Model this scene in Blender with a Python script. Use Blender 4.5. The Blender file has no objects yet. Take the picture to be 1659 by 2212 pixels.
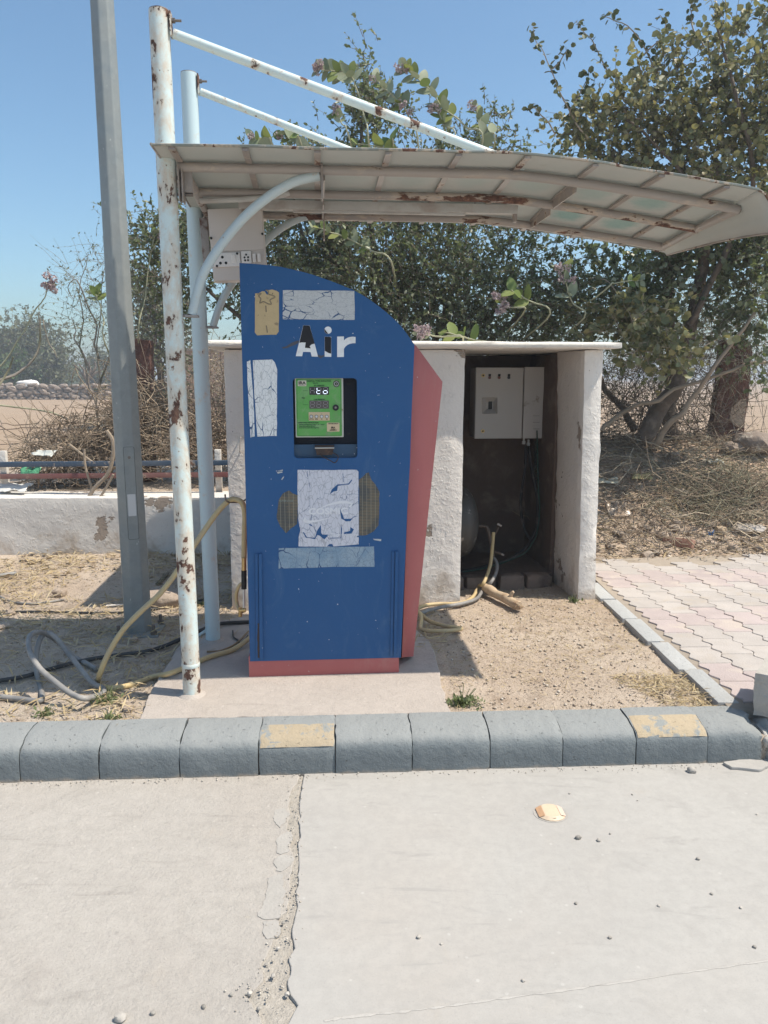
import bpy, bmesh, math, random
import numpy as np
from mathutils import Vector, Matrix
random.seed(7); rng = np.random.default_rng(11)
sc = bpy.context.scene
COL = sc.collection
# ------------------------------------------------------------------ camera, sky, sun, exposure
FPX, W2, H2, CH = 1650.0, 829.5, 1106.0, 1.5          # focal length for a 1659 x 2212 frame, eye height
TH = math.atan(291 / FPX)
cd = bpy.data.cameras.new('camera'); cam = bpy.data.objects.new('camera', cd); COL.objects.link(cam)
cd.sensor_fit = 'HORIZONTAL'; cd.sensor_width = 36; cd.lens = 36 * FPX / 1659
cd.clip_start = .05; cd.clip_end = 3000
cam.location = (0, 0, CH); cam.rotation_euler = (math.pi / 2 - TH, 0, 0)
sc.camera = cam
SUN = Vector((.55, -.125, 1.0)).normalized()            # towards the sun
wd = bpy.data.worlds.new('World'); sc.world = wd; wd.use_nodes = True
wn = wd.node_tree; wn.nodes.clear()
sky = wn.nodes.new('ShaderNodeTexSky'); sky.sky_type = 'NISHITA'; sky.sun_disc = False
sky.sun_elevation = math.asin(SUN.z); sky.sun_rotation = math.atan2(SUN.x, SUN.y)
sky.altitude = 0; sky.air_density = 1.0; sky.dust_density = 1.6; sky.ozone_density = 2.5
bg = wn.nodes.new('ShaderNodeBackground'); bg.inputs[1].default_value = .125
wo = wn.nodes.new('ShaderNodeOutputWorld')
tint = wn.nodes.new('ShaderNodeMix'); tint.data_type = 'RGBA'; tint.blend_type = 'MULTIPLY'; tint.inputs[0].default_value = 1; tint.inputs[7].default_value = (.83, .985, .99, 1)   # white balance of the whole sky
wn.links.new(sky.outputs[0], tint.inputs[6]); wn.links.new(tint.outputs[2], bg.inputs[0]); wn.links.new(bg.outputs[0], wo.inputs[0])
sl = bpy.data.lights.new('sun', 'SUN'); sl.energy = 4.1; sl.angle = math.radians(.53); sl.color = (1, .92, .80)
so = bpy.data.objects.new('sun', sl); COL.objects.link(so); so.location = (6, -2, 12)
so.rotation_euler = SUN.to_track_quat('Z', 'Y').to_euler()
vs = sc.view_settings; vs.view_transform = 'Standard'; vs.look = 'None'; vs.gamma = 1; vs.exposure = 0.52
vs.use_curve_mapping = False
sc.render.resolution_x, sc.render.resolution_y = 768, 1024

# ------------------------------------------------------------------ measuring helpers (pixel of the 1659 x 2212 photo -> place)
def ray(u, v):
    x = (u - W2) / FPX; y = (H2 - v) / FPX
    return Vector((x, math.cos(TH) + y * math.sin(TH), -math.sin(TH) + y * math.cos(TH)))
EYE = Vector((0, 0, CH))
def Yp(u, v, y): d = ray(u, v); return EYE + d * (y / d.y)
def Zp(u, v, z): d = ray(u, v); return EYE + d * ((z - CH) / d.z)
def PL(u, v, p0, n): d = ray(u, v); return EYE + d * ((Vector(p0) - EYE).dot(n) / d.dot(n))

# ------------------------------------------------------------------ noise
_tab = rng.random((256, 256))
def vn(x, y, s=0):
    x = np.asarray(x, float) + s * 17.3; y = np.asarray(y, float) + s * 9.1
    xi = np.floor(x).astype(int); yi = np.floor(y).astype(int); fx = x - xi; fy = y - yi
    fx = fx * fx * (3 - 2 * fx); fy = fy * fy * (3 - 2 * fy)
    g = lambda a, b: _tab[a & 255, b & 255]
    return ((g(xi, yi) * (1 - fx) + g(xi + 1, yi) * fx) * (1 - fy) + (g(xi, yi + 1) * (1 - fx) + g(xi + 1, yi + 1) * fx) * fy) * 2 - 1
def fbm(x, y, s=0, o=4):
    r = 0; a = 1
    for i in range(o): r = r + a * vn(np.asarray(x) * 2 ** i, np.asarray(y) * 2 ** i, s + i); a *= .5
    return r / 1.9
def sst(a, b, x):
    t = np.clip((np.asarray(x, float) - a) / (b - a), 0, 1); return t * t * (3 - 2 * t)

# ------------------------------------------------------------------ object helpers
def tag(o, label, cat, group=None):
    o['label'] = label; o['category'] = cat
    if group: o['group'] = group
    return o
def thing(name, label, cat, loc=(0, 0, 0), group=None):
    o = bpy.data.objects.new(name, None); COL.objects.link(o); o.location = loc; o.empty_display_size = .1
    return tag(o, label, cat, group)
def woff(p):
    v = Vector((0, 0, 0))
    while p is not None: v += p.location; p = p.parent
    return v
def link(name, me, mat, parent=None, local=False, smooth=35):
    if mat is not None and not me.materials: me.materials.append(mat)
    if parent is not None and not local:
        me.transform(Matrix.Translation(-woff(parent)))
    if smooth:
        me.polygons.foreach_set('use_smooth', [True] * len(me.polygons))
        try: me.set_sharp_from_angle(angle=math.radians(smooth))
        except Exception: pass
    me.update()
    o = bpy.data.objects.new(name, me); COL.objects.link(o)
    if parent is not None: o.parent = parent
    return o
def npmesh(name, V, F):
    V = np.asarray(V, np.float32); F = np.asarray(F, np.int32); k = F.shape[1]
    me = bpy.data.meshes.new(name)
    me.vertices.add(len(V)); me.vertices.foreach_set('co', V.ravel())
    me.loops.add(F.size); me.loops.foreach_set('vertex_index', F.ravel())
    me.polygons.add(len(F)); me.polygons.foreach_set('loop_start', np.arange(0, F.size, k, dtype=np.int32))
    me.polygons.foreach_set('loop_total', np.full(len(F), k, np.int32))
    me.update(calc_edges=True); me.validate()
    return me
def struct(o): o['kind'] = 'structure'; return o
def stuff(o): o['kind'] = 'stuff'; return o

class MB:
    def __init__(s): s.v = []; s.f = []
    def add(s, vs, fs):
        b = len(s.v); s.v += [tuple(p) for p in vs]; s.f += [tuple(i + b for i in f) for f in fs]; return s
    def box(s, c, size, R=None, bev=0):
        hx, hy, hz = size[0] / 2, size[1] / 2, size[2] / 2; c = Vector(c)
        R = R or Matrix.Identity(3)
        if bev:
            bm = bmesh.new(); bmesh.ops.create_cube(bm, size=1)
            bmesh.ops.scale(bm, vec=size, verts=bm.verts)
            bmesh.ops.bevel(bm, geom=bm.edges[:], offset=bev, segments=2, affect='EDGES', profile=.6)
            bm.verts.index_update()
            s.add([c + R @ v.co for v in bm.verts], [[v.index for v in f.verts] for f in bm.faces]); bm.free()
            return s
        P = [c + R @ Vector((x * hx, y * hy, z * hz)) for z in (-1, 1) for y in (-1, 1) for x in (-1, 1)]
        return s.add(P, [(0, 2, 3, 1), (4, 5, 7, 6), (0, 1, 5, 4), (2, 6, 7, 3), (0, 4, 6, 2), (1, 3, 7, 5)])
    def tube(s, pts, r, n=8, cap=True):
        pts = [Vector(p) for p in pts]; m = len(pts)
        if not hasattr(r, '__len__'): r = [r] * m
        T = [(pts[min(i + 1, m - 1)] - pts[max(i - 1, 0)]).normalized() for i in range(m)]
        a = Vector((0, 0, 1)) if abs(T[0].z) < .9 else Vector((1, 0, 0))
        N = (a - T[0] * a.dot(T[0])).normalized(); vs_ = []; fs = []
        for i in range(m):
            N = (N - T[i] * N.dot(T[i])).normalized(); B = T[i].cross(N)
            for k in range(n):
                t = 2 * math.pi * k / n; vs_.append(pts[i] + (N * math.cos(t) + B * math.sin(t)) * r[i])
        for i in range(m - 1):
            for k in range(n):
                fs.append((i * n + k, i * n + (k + 1) % n, (i + 1) * n + (k + 1) % n, (i + 1) * n + k))
        if cap: fs.append(tuple(range(n - 1, -1, -1))); fs.append(tuple((m - 1) * n + k for k in range(n)))
        return s.add(vs_, fs)
    def cyl(s, p, q, r, n=16, r2=None): return s.tube([p, q], [r, r if r2 is None else r2], n)
    def build(s, name, mat, parent=None, smooth=35, local=False):
        me = bpy.data.meshes.new(name); me.from_pydata(s.v, [], s.f); me.update()
        return link(name, me, mat, parent, local, smooth)
def spline(pts, n=6):
    P = [Vector(p) for p in pts]; out = []
    for i in range(len(P) - 1):
        p0, p1, p2, p3 = P[max(i - 1, 0)], P[i], P[i + 1], P[min(i + 2, len(P) - 1)]
        for k in range(n):
            t = k / n
            out.append(.5 * ((2 * p1) + (p2 - p0) * t + (2 * p0 - 5 * p1 + 4 * p2 - p3) * t * t + (3 * p1 - p0 - 3 * p2 + p3) * t ** 3))
    out.append(P[-1]); return out
def plate(name, outline, mat, F, thick=.004, holes=(), bev=0, parent=None, smooth=30):
    """flat piece with holes: 2-D outline extruded by thick towards -F.z; F is a 4x4 frame"""
    cu = bpy.data.curves.new(name, 'CURVE'); cu.dimensions = '2D'; cu.fill_mode = 'BOTH'
    for o in [outline] + list(holes):
        sp = cu.splines.new('POLY'); sp.points.add(len(o) - 1); sp.use_cyclic_u = True
        for p, q in zip(sp.points, o): p.co = (q[0], q[1], 0, 1)
    cu.extrude = max(thick / 2 - bev, 0); cu.bevel_depth = bev; cu.bevel_resolution = 1
    if bev: cu.offset = -bev
    ob = bpy.data.objects.new(name, cu); me = bpy.data.meshes.new_from_object(ob)
    bpy.data.objects.remove(ob); bpy.data.curves.remove(cu)
    me.materials.clear()
    me.transform(F @ Matrix.Translation((0, 0, -thick / 2)))
    return link(name, me, mat, parent, False, smooth)
def text(name, body, mat, F, size, thick=.0006, parent=None, align='CENTER', sx=1, bold=0):
    cu = bpy.data.curves.new(name, 'FONT'); cu.body = body; cu.size = size; cu.align_x = align; cu.align_y = 'CENTER'
    cu.extrude = thick / 2; cu.resolution_u = 3; cu.offset = bold
    ob = bpy.data.objects.new(name, cu); me = bpy.data.meshes.new_from_object(ob)
    bpy.data.objects.remove(ob); bpy.data.curves.remove(cu)
    me.materials.clear(); me.transform(F @ Matrix.Scale(sx, 4, (1, 0, 0)))
    return link(name, me, mat, parent, False, 0)
def copy_tree(o, parent=None, loc=None, rz=0, sc_=None):
    c = o.copy(); COL.objects.link(c); c.parent = parent
    if loc is not None: c.location = loc; c.rotation_euler = (0, 0, rz)
    if sc_: c.scale = (sc_,) * 3
    for ch in list(o.children): copy_tree(ch, c)
    return c
def frame(o, x, y):
    """4x4 frame from origin, x axis, y axis"""
    x = Vector(x).normalized(); z = x.cross(Vector(y)).normalized(); y = z.cross(x)
    m = Matrix((x, y, z)).transposed().to_4x4(); m.translation = Vector(o); return m

# ------------------------------------------------------------------ materials
class Mat:
    def __init__(s, name, rough=.8, metal=0, spec=.3):
        s.m = bpy.data.materials.new(name); s.m.use_nodes = True; s.t = s.m.node_tree; s.N = s.t.nodes; s.N.clear()
        s.out = s.N.new('ShaderNodeOutputMaterial'); s.p = s.N.new('ShaderNodeBsdfPrincipled')
        s.p.inputs['Roughness'].default_value = rough; s.p.inputs['Metallic'].default_value = metal
        s.p.inputs['Specular IOR Level'].default_value = spec
        s.L(s.p.outputs[0], s.out.inputs[0])
        tc = s.N.new('ShaderNodeTexCoord'); s.co = tc.outputs['Object']; s.uv = tc.outputs['UV']; s.rnd = None
    def L(s, a, b): s.t.links.new(a, b)
    def inp(s, sock, v):
        if hasattr(v, 'is_output'): s.L(v, sock)
        else: sock.default_value = v if not isinstance(v, tuple) or len(v) != 3 or sock.type == 'VECTOR' else (*v, 1)
    def random(s):
        if s.rnd is None: s.rnd = s.N.new('ShaderNodeObjectInfo').outputs['Random']
        return s.rnd
    def shift(s):
        """move the pattern by a random amount for each object"""
        vm = s.N.new('ShaderNodeVectorMath'); vm.operation = 'SCALE'; vm.inputs[0].default_value = (37, 53, 71); s.L(s.random(), vm.inputs['Scale'])
        ad = s.N.new('ShaderNodeVectorMath'); s.L(s.co, ad.inputs[0]); s.L(vm.outputs[0], ad.inputs[1]); s.co = ad.outputs[0]
    def map(s, scale=(1, 1, 1), rot=(0, 0, 0), co=None):
        n = s.N.new('ShaderNodeMapping'); n.inputs['Scale'].default_value = scale; n.inputs['Rotation'].default_value = rot
        s.L(co or s.co, n.inputs[0]); return n.outputs[0]
    def noise(s, scale=5, det=4, rough=.55, dist=0, co=None):
        n = s.N.new('ShaderNodeTexNoise'); n.inputs['Scale'].default_value = scale; n.inputs['Detail'].default_value = det
        n.inputs['Roughness'].default_value = rough; n.inputs['Distortion'].default_value = dist; s.L(co or s.co, n.inputs[0]); return n.outputs[0]
    def vor(s, scale=5, feat='F1', co=None, out='Distance', rnd=1):
        n = s.N.new('ShaderNodeTexVoronoi'); n.feature = feat; n.inputs['Scale'].default_value = scale; n.inputs['Randomness'].default_value = rnd
        s.L(co or s.co, n.inputs[0]); return n.outputs[out]
    def math(s, op, a, b=0.):
        n = s.N.new('ShaderNodeMath'); n.operation = op; s.inp(n.inputs[0], a); s.inp(n.inputs[1], b); return n.outputs[0]
    def ss(s, x, lo, hi):
        n = s.N.new('ShaderNodeMapRange'); n.interpolation_type = 'SMOOTHSTEP'; s.inp(n.inputs[0], x)
        n.inputs[1].default_value = lo; n.inputs[2].default_value = hi; return n.outputs[0]
    def mix(s, f, a, b, mode='MIX'):
        n = s.N.new('ShaderNodeMix'); n.data_type = 'RGBA'; n.blend_type = mode
        s.inp(n.inputs[0], f); s.inp(n.inputs[6], a); s.inp(n.inputs[7], b); return n.outputs[2]
    def ramp(s, f, stops):
        n = s.N.new('ShaderNodeValToRGB'); s.L(f, n.inputs[0]); e = n.color_ramp.elements
        while len(e) < len(stops): e.new(.5)
        for q, (p, c) in zip(e, stops): q.position = p; q.color = (*c, 1)
        return n.outputs[0]
    def sep(s, co, i):
        n = s.N.new('ShaderNodeSeparateXYZ'); s.L(co, n.inputs[0]); return n.outputs[i]
    def bump(s, h, dist=.002, strength=1):
        n = s.N.new('ShaderNodeBump'); n.inputs['Strength'].default_value = strength; n.inputs['Distance'].default_value = dist
        s.L(h, n.inputs['Height'])
        if s.p.inputs['Normal'].is_linked: s.L(s.p.inputs['Normal'].links[0].from_socket, n.inputs['Normal'])
        s.L(n.outputs[0], s.p.inputs['Normal']); return s
    def col(s, c): s.inp(s.p.inputs['Base Color'], c); return s
    def rgh(s, r): s.inp(s.p.inputs['Roughness'], r); return s
def sc3(c, k): return tuple(min(1, x * k) for x in c)
def simple(name, c, rough=.8, metal=0, var=.18, vs_=5, bs=70, bd=.0015, dirt=None, spec=.3, shift=True, rand=.0):
    m = Mat(name, rough, metal, spec)
    if shift: m.shift()
    col = m.mix(m.noise(vs_, 5), sc3(c, 1 - var), sc3(c, 1 + var))
    if rand: col = m.mix(m.random(), m.mix(1., col, (1 - rand,) * 3, 'MULTIPLY'), col)
    for d in (dirt or []):
        col = m.mix(m.ss(m.noise(d[1], 6, .6, .3), d[2], d[3]), col, d[0])
    m.col(col)
    if bd: m.bump(m.noise(bs, 4), bd)
    return m.m

# ---- materials of the setting
def m_soil():
    m = Mat('soil', .95, 0, .1)
    c = m.mix(m.ss(m.noise(1.1, 6, .6), .35, .65), (.475, .39, .31), (.55, .465, .38))
    c = m.mix(m.ss(m.noise(7, 6, .65), .5, .7), c, (.40, .32, .25))
    c = m.mix(m.ss(m.noise(.12, 3), .4, .6), c, m.mix(.5, c, (.42, .27, .17)))
    c = m.mix(m.ss(m.sep(m.co, 1), 8.5, 12), c, m.mix(m.noise(.5, 6), (.34, .245, .17), (.40, .30, .215)))     # browner earth of the open field
    c = m.mix(m.ss(m.vor(55), .10, .05), c, (.44, .38, .31))
    c = m.mix(m.ss(m.noise(160, 3), .55, .75), c, (.17, .125, .09))
    m.col(c).bump(m.noise(30, 8, .7), .02).bump(m.noise(140, 4), .004); return m.m
def m_concrete(name, a, b, coarse):
    m = Mat(name, .9, 0, .2)
    c = m.mix(m.ss(m.noise(1.3, 7, .65), .3, .7), a, b)
    c = m.mix(m.ss(m.noise(5, 8, .7, .4), .52, .8), c, sc3(a, .88))
    c = m.mix(m.math('MULTIPLY', m.ss(m.noise(.7, 4, .6, .5), .45, .65), .45), c, (.42, .37, .325))
    c = m.mix(m.ss(m.noise(45, 6, .7), .55, .8), c, sc3(a, .84 if coarse else .9))
    st = m.noise(3, 6, .6, 1.2, m.map((1, 5, 1), (0, 0, .25)))
    c = m.mix(m.ss(st, .56, .75), c, sc3(a, .86))
    c = m.mix(m.ss(m.noise(2.3, 5, .6, .8, m.map((1.6, 1, 1), (0, 0, .6))), .62, .85), c, (.43, .37, .30))
    c = m.mix(m.ss(m.vor(14), .09, .05), c, sc3(b, 1.1))
    c = m.mix(m.ss(m.noise(24, 9, .8), .38, .62), sc3(a, .90) if False else m.mix(.3, c, sc3(a, .78)), c)
    c = m.mix(m.math('MULTIPLY', m.ss(m.noise(230, 3, .6), .55, .75), .5), c, sc3(a, .66))
    m.col(c).bump(m.noise(90 if coarse else 25, 8, .75), .0042 if coarse else .0012)
    if coarse: m.bump(m.ss(m.noise(14, 8, .7), .4, .75), .002)
    else: m.bump(m.ss(m.vor(11), .03, .07), .0006)
    return m.m
def m_kerb(name, a, b, wear=0, dust_or_light=None):
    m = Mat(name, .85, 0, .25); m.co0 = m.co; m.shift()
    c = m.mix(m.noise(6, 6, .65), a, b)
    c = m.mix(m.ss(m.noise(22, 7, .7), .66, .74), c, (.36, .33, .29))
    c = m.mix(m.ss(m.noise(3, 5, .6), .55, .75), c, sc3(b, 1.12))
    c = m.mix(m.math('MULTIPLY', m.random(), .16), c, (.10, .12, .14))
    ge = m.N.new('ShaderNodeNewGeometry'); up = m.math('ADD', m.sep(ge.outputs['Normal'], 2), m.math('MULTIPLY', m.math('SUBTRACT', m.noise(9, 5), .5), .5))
    if dust_or_light: c = m.mix(m.math('MULTIPLY', m.ss(up, .35, .95), .8), c, dust_or_light)                        # dusty top, with the stronger light on upward faces put into the colour
    if dust_or_light: c = m.mix(m.ss(m.math('ADD', m.sep(m.co0, 2), m.math('MULTIPLY', m.noise(14, 6, .7), .06)), .045, .015), c, (.36, .30, .24))   # earth along the foot
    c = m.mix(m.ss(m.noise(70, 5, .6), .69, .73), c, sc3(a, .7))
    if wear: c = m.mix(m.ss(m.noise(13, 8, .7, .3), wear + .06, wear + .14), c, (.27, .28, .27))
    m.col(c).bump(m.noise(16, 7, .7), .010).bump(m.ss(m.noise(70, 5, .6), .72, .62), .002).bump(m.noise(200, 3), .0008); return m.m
def m_plaster(name, a, wear=.64, grime=(.43, .36, .29)):
    m = Mat(name, .85, 0, .2)
    c = m.mix(m.noise(2.5, 6, .6), sc3(a, .9), a)
    c = m.mix(m.ss(m.noise(9, 7, .7, .3), .58, .75), c, sc3(a, .78))
    z = m.sep(m.co, 2)
    low = m.math('ADD', m.math('MULTIPLY', z, -.55), m.noise(4, 6, .65))        # splashed earth near the foot
    c = m.mix(m.ss(low, .36, .62), c, grime)
    pe = m.ss(m.noise(3.3, 6, .6, .2), wear, wear + .015)
    c = m.mix(pe, c, (.33, .27, .22))
    c = m.mix(m.ss(m.vor(16), .05, .03), c, (.16, .12, .10))
    m.col(c).bump(m.noise(10, 7, .6, .3), .009).bump(m.ss(m.noise(26, 6, .6), .5, .7), .002).bump(m.noise(90, 4), .001)
    m.bump(m.math('SUBTRACT', 1., pe), .006); return m.m
MT = {}
MT['soil'] = m_soil()
MT['con_l'] = m_concrete('rough_concrete', (.415, .38, .342), (.455, .42, .38), True)
MT['con_r'] = m_concrete('smooth_concrete', (.385, .365, .34), (.42, .40, .372), False)
MT['con_pad'] = m_concrete('pad_concrete', (.43, .375, .33), (.50, .44, .39), True)
MT['patch'] = simple('cement_patch', (.375, .35, .32), .9, vs_=12, bs=90, bd=.003)
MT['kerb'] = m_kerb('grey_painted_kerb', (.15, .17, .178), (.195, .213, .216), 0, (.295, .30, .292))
MT['kerb_y'] = m_kerb('yellow_painted_kerb', (.41, .325, .215), (.46, .375, .265), .45)
MT['edge'] = m_kerb('edging_concrete', (.40, .40, .39), (.46, .455, .44))
MT['plaster'] = m_plaster('whitewashed_plaster', (.79, .745, .69))
MT['plaster2'] = m_plaster('grey_whitewash', (.69, .65, .60), .625, (.42, .34, .26))
MT['slab'] = m_plaster('slab_whitewash', (.74, .70, .64), .68)
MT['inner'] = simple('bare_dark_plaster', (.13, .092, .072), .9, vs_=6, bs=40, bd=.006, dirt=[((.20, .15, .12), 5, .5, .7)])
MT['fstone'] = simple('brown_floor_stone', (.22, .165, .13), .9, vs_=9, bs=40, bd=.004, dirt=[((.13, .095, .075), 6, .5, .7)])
MT['stone'] = simple('rubble_stone', (.34, .27, .22), .9, vs_=12, bs=40, bd=.01, rand=.45, dirt=[((.5, .43, .36), 9, .55, .65)])
MT['rock'] = simple('pale_rock', (.42, .34, .27), .9, vs_=20, bs=60, bd=.006, rand=.3, dirt=[((.27, .2, .15), 16, .5, .7)])
MT['pebble'] = simple('pebble', (.50, .46, .41), .85, vs_=60, bs=200, bd=.002, rand=.5)
MT['sand_r'] = simple('red_sandstone', (.115, .058, .045), .85, vs_=5, bs=30, bd=.008, dirt=[((.22, .14, .11), 7, .62, .66), ((.07, .035, .03), 4, .5, .7)])
MT['brick'] = simple('brick_red', (.34, .19, .14), .9, vs_=9, bs=60, bd=.003, rand=.25)
MT['pav_c'] = simple('cream_paver', (.465, .42, .385), .9, vs_=9, bs=120, bd=.003, rand=.12, dirt=[((.42, .36, .30), 6, .5, .75)])
MT['pav_p'] = simple('pink_paver', (.46, .385, .365), .9, vs_=9, bs=120, bd=.003, rand=.12, dirt=[((.50, .43, .37), 6, .45, .72)])

# ---- ground: one sheet out to the horizon
KS = .0535                                               # the kerb runs slightly away to the right
def kfront(x): return 2.727 + KS * x
def hground(x, y):
    x = np.asarray(x, float); y = np.asarray(y, float)
    rt = sst(.9, 1.9, x)
    top = .43 * (1 - rt) + .76 * rt
    up = (1 - rt) * sst(5.98, 6.25, y) + rt * sst(5.55 + .12 * (x - 1.5), 7.4, y)
    down = 1 - sst(8.3, 12.5, y)
    h = .118 + top * up * down + .05 * sst(8, 14, y)
    near = 1 - sst(9, 30, np.hypot(x, y))
    lump = fbm(x * 1.7, y * 1.7, 3) * .022 + fbm(x * 9, y * 9, 5, 3) * .008 + fbm(x * 30, y * 30, 8, 2) * .005
    h = h + lump * near * sst(2.9, 3.1, y - KS * x)
    h = h + up * down * rt * (fbm(x * 3, y * 3, 12) * .05 + fbm(x * 14, y * 14, 13) * .02) * near
    h = h + fbm(x * .06, y * .06, 4) * .25 * sst(14, 60, y)
    inpav = sst(1.42, 1.47, x) * (1 - sst(5.45 + .12 * (x - 1.5), 5.6 + .12 * (x - 1.5), y))
    h = h * (1 - inpav) + .105 * inpav
    inpad = sst(-.9, -.8, x) * (1 - sst(.1, .2, x)) * (1 - sst(3.6, 3.7, y))
    h = h * (1 - inpad) + .10 * inpad
    return np.where(y < kfront(x) + .1, -.07, h)
def axis(lo, hi, st, far0, far1, g=1.22):
    a = list(np.arange(lo, hi, st)); s = st; v = a[-1]
    while v < far1: s *= g; v += s; a.append(v)
    s = st; v = a[0]; pre = []
    while v > far0: s *= g; v -= s; pre.append(v)
    return np.array(pre[::-1] + a)
gx = axis(-2.6, 3.6, .03, -700, 700); gy = axis(2.76, 8.4, .03, -60, 1200)
GX, GY = np.meshgrid(gx, gy); GZ = hground(GX, GY)
nx, ny = len(gx), len(gy); idx = np.arange(nx * ny).reshape(ny, nx)
GF = np.stack([idx[:-1, :-1], idx[:-1, 1:], idx[1:, 1:], idx[1:, :-1]], -1).reshape(-1, 4)
ground = struct(link('ground', npmesh('ground', np.stack([GX, GY, GZ], -1).reshape(-1, 3), GF), MT['soil'], smooth=180))
def hg(x, y): return float(hground(x, y))
def G(u, v, dz=0, it=5):
    """point on the soil under a pixel"""
    d = ray(u, v); t = np.arange(2.6, 14, .01) / d.y; z = CH + d.z * t; h = hground(d.x * t, d.y * t)
    k = int(np.argmax(z <= h)); return Vector((d.x * t[k], d.y * t[k], float(h[k]) + dz))

# ---- concrete road: two cast slabs and the broken joint between them
def zz(pts): return [((950 + a / 2.148) * .5422, (3050 + b / 2.148) * .5422) for a, b in pts]
er = zz([(545, 150), (535, 190), (525, 330), (538, 440), (520, 470), (518, 650), (516, 800), (505, 1000), (488, 1150), (512, 1200), (480, 1290), (462, 1400), (460, 1500), (470, 1560), (440, 1640), (435, 1750), (428, 1870), (455, 1960), (505, 2050), (465, 2110), (420, 2212)])
el = zz([(500, 150), (430, 230), (440, 290), (440, 380), (425, 470), (440, 560), (445, 650), (470, 760), (470, 900), (440, 1030), (430, 1120), (410, 1240), (310, 1330), (345, 1430), (260, 1550), (195, 1690), (205, 1790), (150, 1900), (60, 1960), (130, 2080), (210, 2212)])
def rough_line(pts, amp, step=.012, seed=0):
    out = []
    for i in range(len(pts) - 1):
        a, b = Vector(pts[i]), Vector(pts[i + 1]); n = max(1, int((b - a).length / step)); d = (b - a).normalized() if (b - a).length else Vector((1, 0))
        for k in range(n):
            p = a.lerp(b, k / n); o = float(fbm(p.x * 22, p.y * 22, seed, 4)) * amp
            out.append((p.x - d.y * o, p.y + d.x * o))
    out.append(tuple(pts[-1])); return out
road = struct(link('road', npmesh('road', [(-60, -60, -.03), (60, -60, -.03), (60, kfront(60) + .06, -.03), (-60, kfront(-60) + .06, -.03)], [(0, 1, 2, 3)]), MT['soil'], smooth=0))
ER = [Zp(u, v, 0).xy for u, v in er]; EL = [Zp(u, v, 0).xy for u, v in el]
ER = [(ER[0].x, kfront(ER[0].x) + .05)] + ER + [(ER[-1].x + .02, 1.2), (ER[-1].x + .05, -40)]
EL = [(EL[0].x, kfront(EL[0].x) + .05)] + EL + [(EL[-1].x - .01, 1.2), (EL[-1].x - .0, -40)]
I4 = Matrix.Identity(4)
plate('concrete_slab', rough_line(ER[:-1], .008, seed=1) + [ER[-1], (50, -40), (50, kfront(50) + .05)], MT['con_r'], I4, .05, bev=.003, parent=road)
plate('concrete_slab', rough_line(EL[:-1], .016, seed=2) + [EL[-1], (-50, -40), (-50, kfront(-50) + .05)], MT['con_l'], Matrix.Translation((0, 0, -.002)), .05, bev=.004, parent=road)
# gritty filling of the joint
jy = np.linspace(.9, kfront(-.33), 170); jx = np.linspace(-.62, -.12, 60)
JX, JY = np.meshgrid(jx, jy); JZ = -.0075 + fbm(JX * 14, JY * 14, 21) * .007 + fbm(JX * 70, JY * 70, 22) * .004
ji = np.arange(JX.size).reshape(JX.shape)
stuff(link('joint_grit', npmesh('joint_grit', np.stack([JX, JY, JZ], -1).reshape(-1, 3), np.stack([ji[:-1, :-1], ji[:-1, 1:], ji[1:, 1:], ji[1:, :-1]], -1).reshape(-1, 4)),
     simple('joint_grit', (.375, .34, .295), .95, vs_=30, bs=150, bd=.006, shift=False, dirt=[((.43, .39, .34), 60, .5, .7)]), road, smooth=180))
for q in ([(330, 380), (400, 360), (440, 420), (410, 500), (350, 535), (300, 480)], [(360, 590), (430, 570), (440, 640), (420, 740), (350, 745), (345, 650)],
          [(300, 790), (400, 760), (470, 790), (455, 860), (370, 900), (320, 900)], [(250, 960), (370, 930), (400, 1010), (390, 1150), (350, 1290), (215, 1310), (200, 1250), (230, 1110)],
          [(215, 1330), (320, 1340), (340, 1440), (250, 1480), (185, 1460)]):
    P = [Zp(u, v, 0) for u, v in zz(q)]
    plate('cement_patch', rough_line([p.xy for p in P] + [P[0].xy], .02, .004, 5)[:-1], MT['patch'], Matrix.Translation((0, 0, .0002)), .004, parent=road)
# worn line of cement across the right slab
sl_ = [Zp(u, v, 0) for u, v in [(700, 2206), (760, 2196), (900, 2182), (1100, 2155), (1300, 2128), (1500, 2098), (1659, 2075), (1900, 2035)]]
mb = MB(); pts = spline(sl_, 14)
for s_ in range(len(pts) - 1):
    a, b = pts[s_], pts[s_ + 1]; w0 = .0032 + .003 * float(vn(s_ * .7, 1)); w1 = .0032 + .003 * float(vn((s_ + 1) * .7, 1))
    n = Vector((-(b - a).y, (b - a).x, 0)).normalized()
    mb.add([a + n * w0 + Vector((0, 0, .0008)), a + Vector((0, 0, .002)), a - n * w0 + Vector((0, 0, .0008)), b + n * w1 + Vector((0, 0, .0008)), b + Vector((0, 0, .002)), b - n * w1 + Vector((0, 0, .0008))], [(0, 1, 4, 3), (1, 2, 5, 4)])
mb.build('cement_seam', simple('seam', (.41, .385, .355), .9, vs_=40), road)

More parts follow.
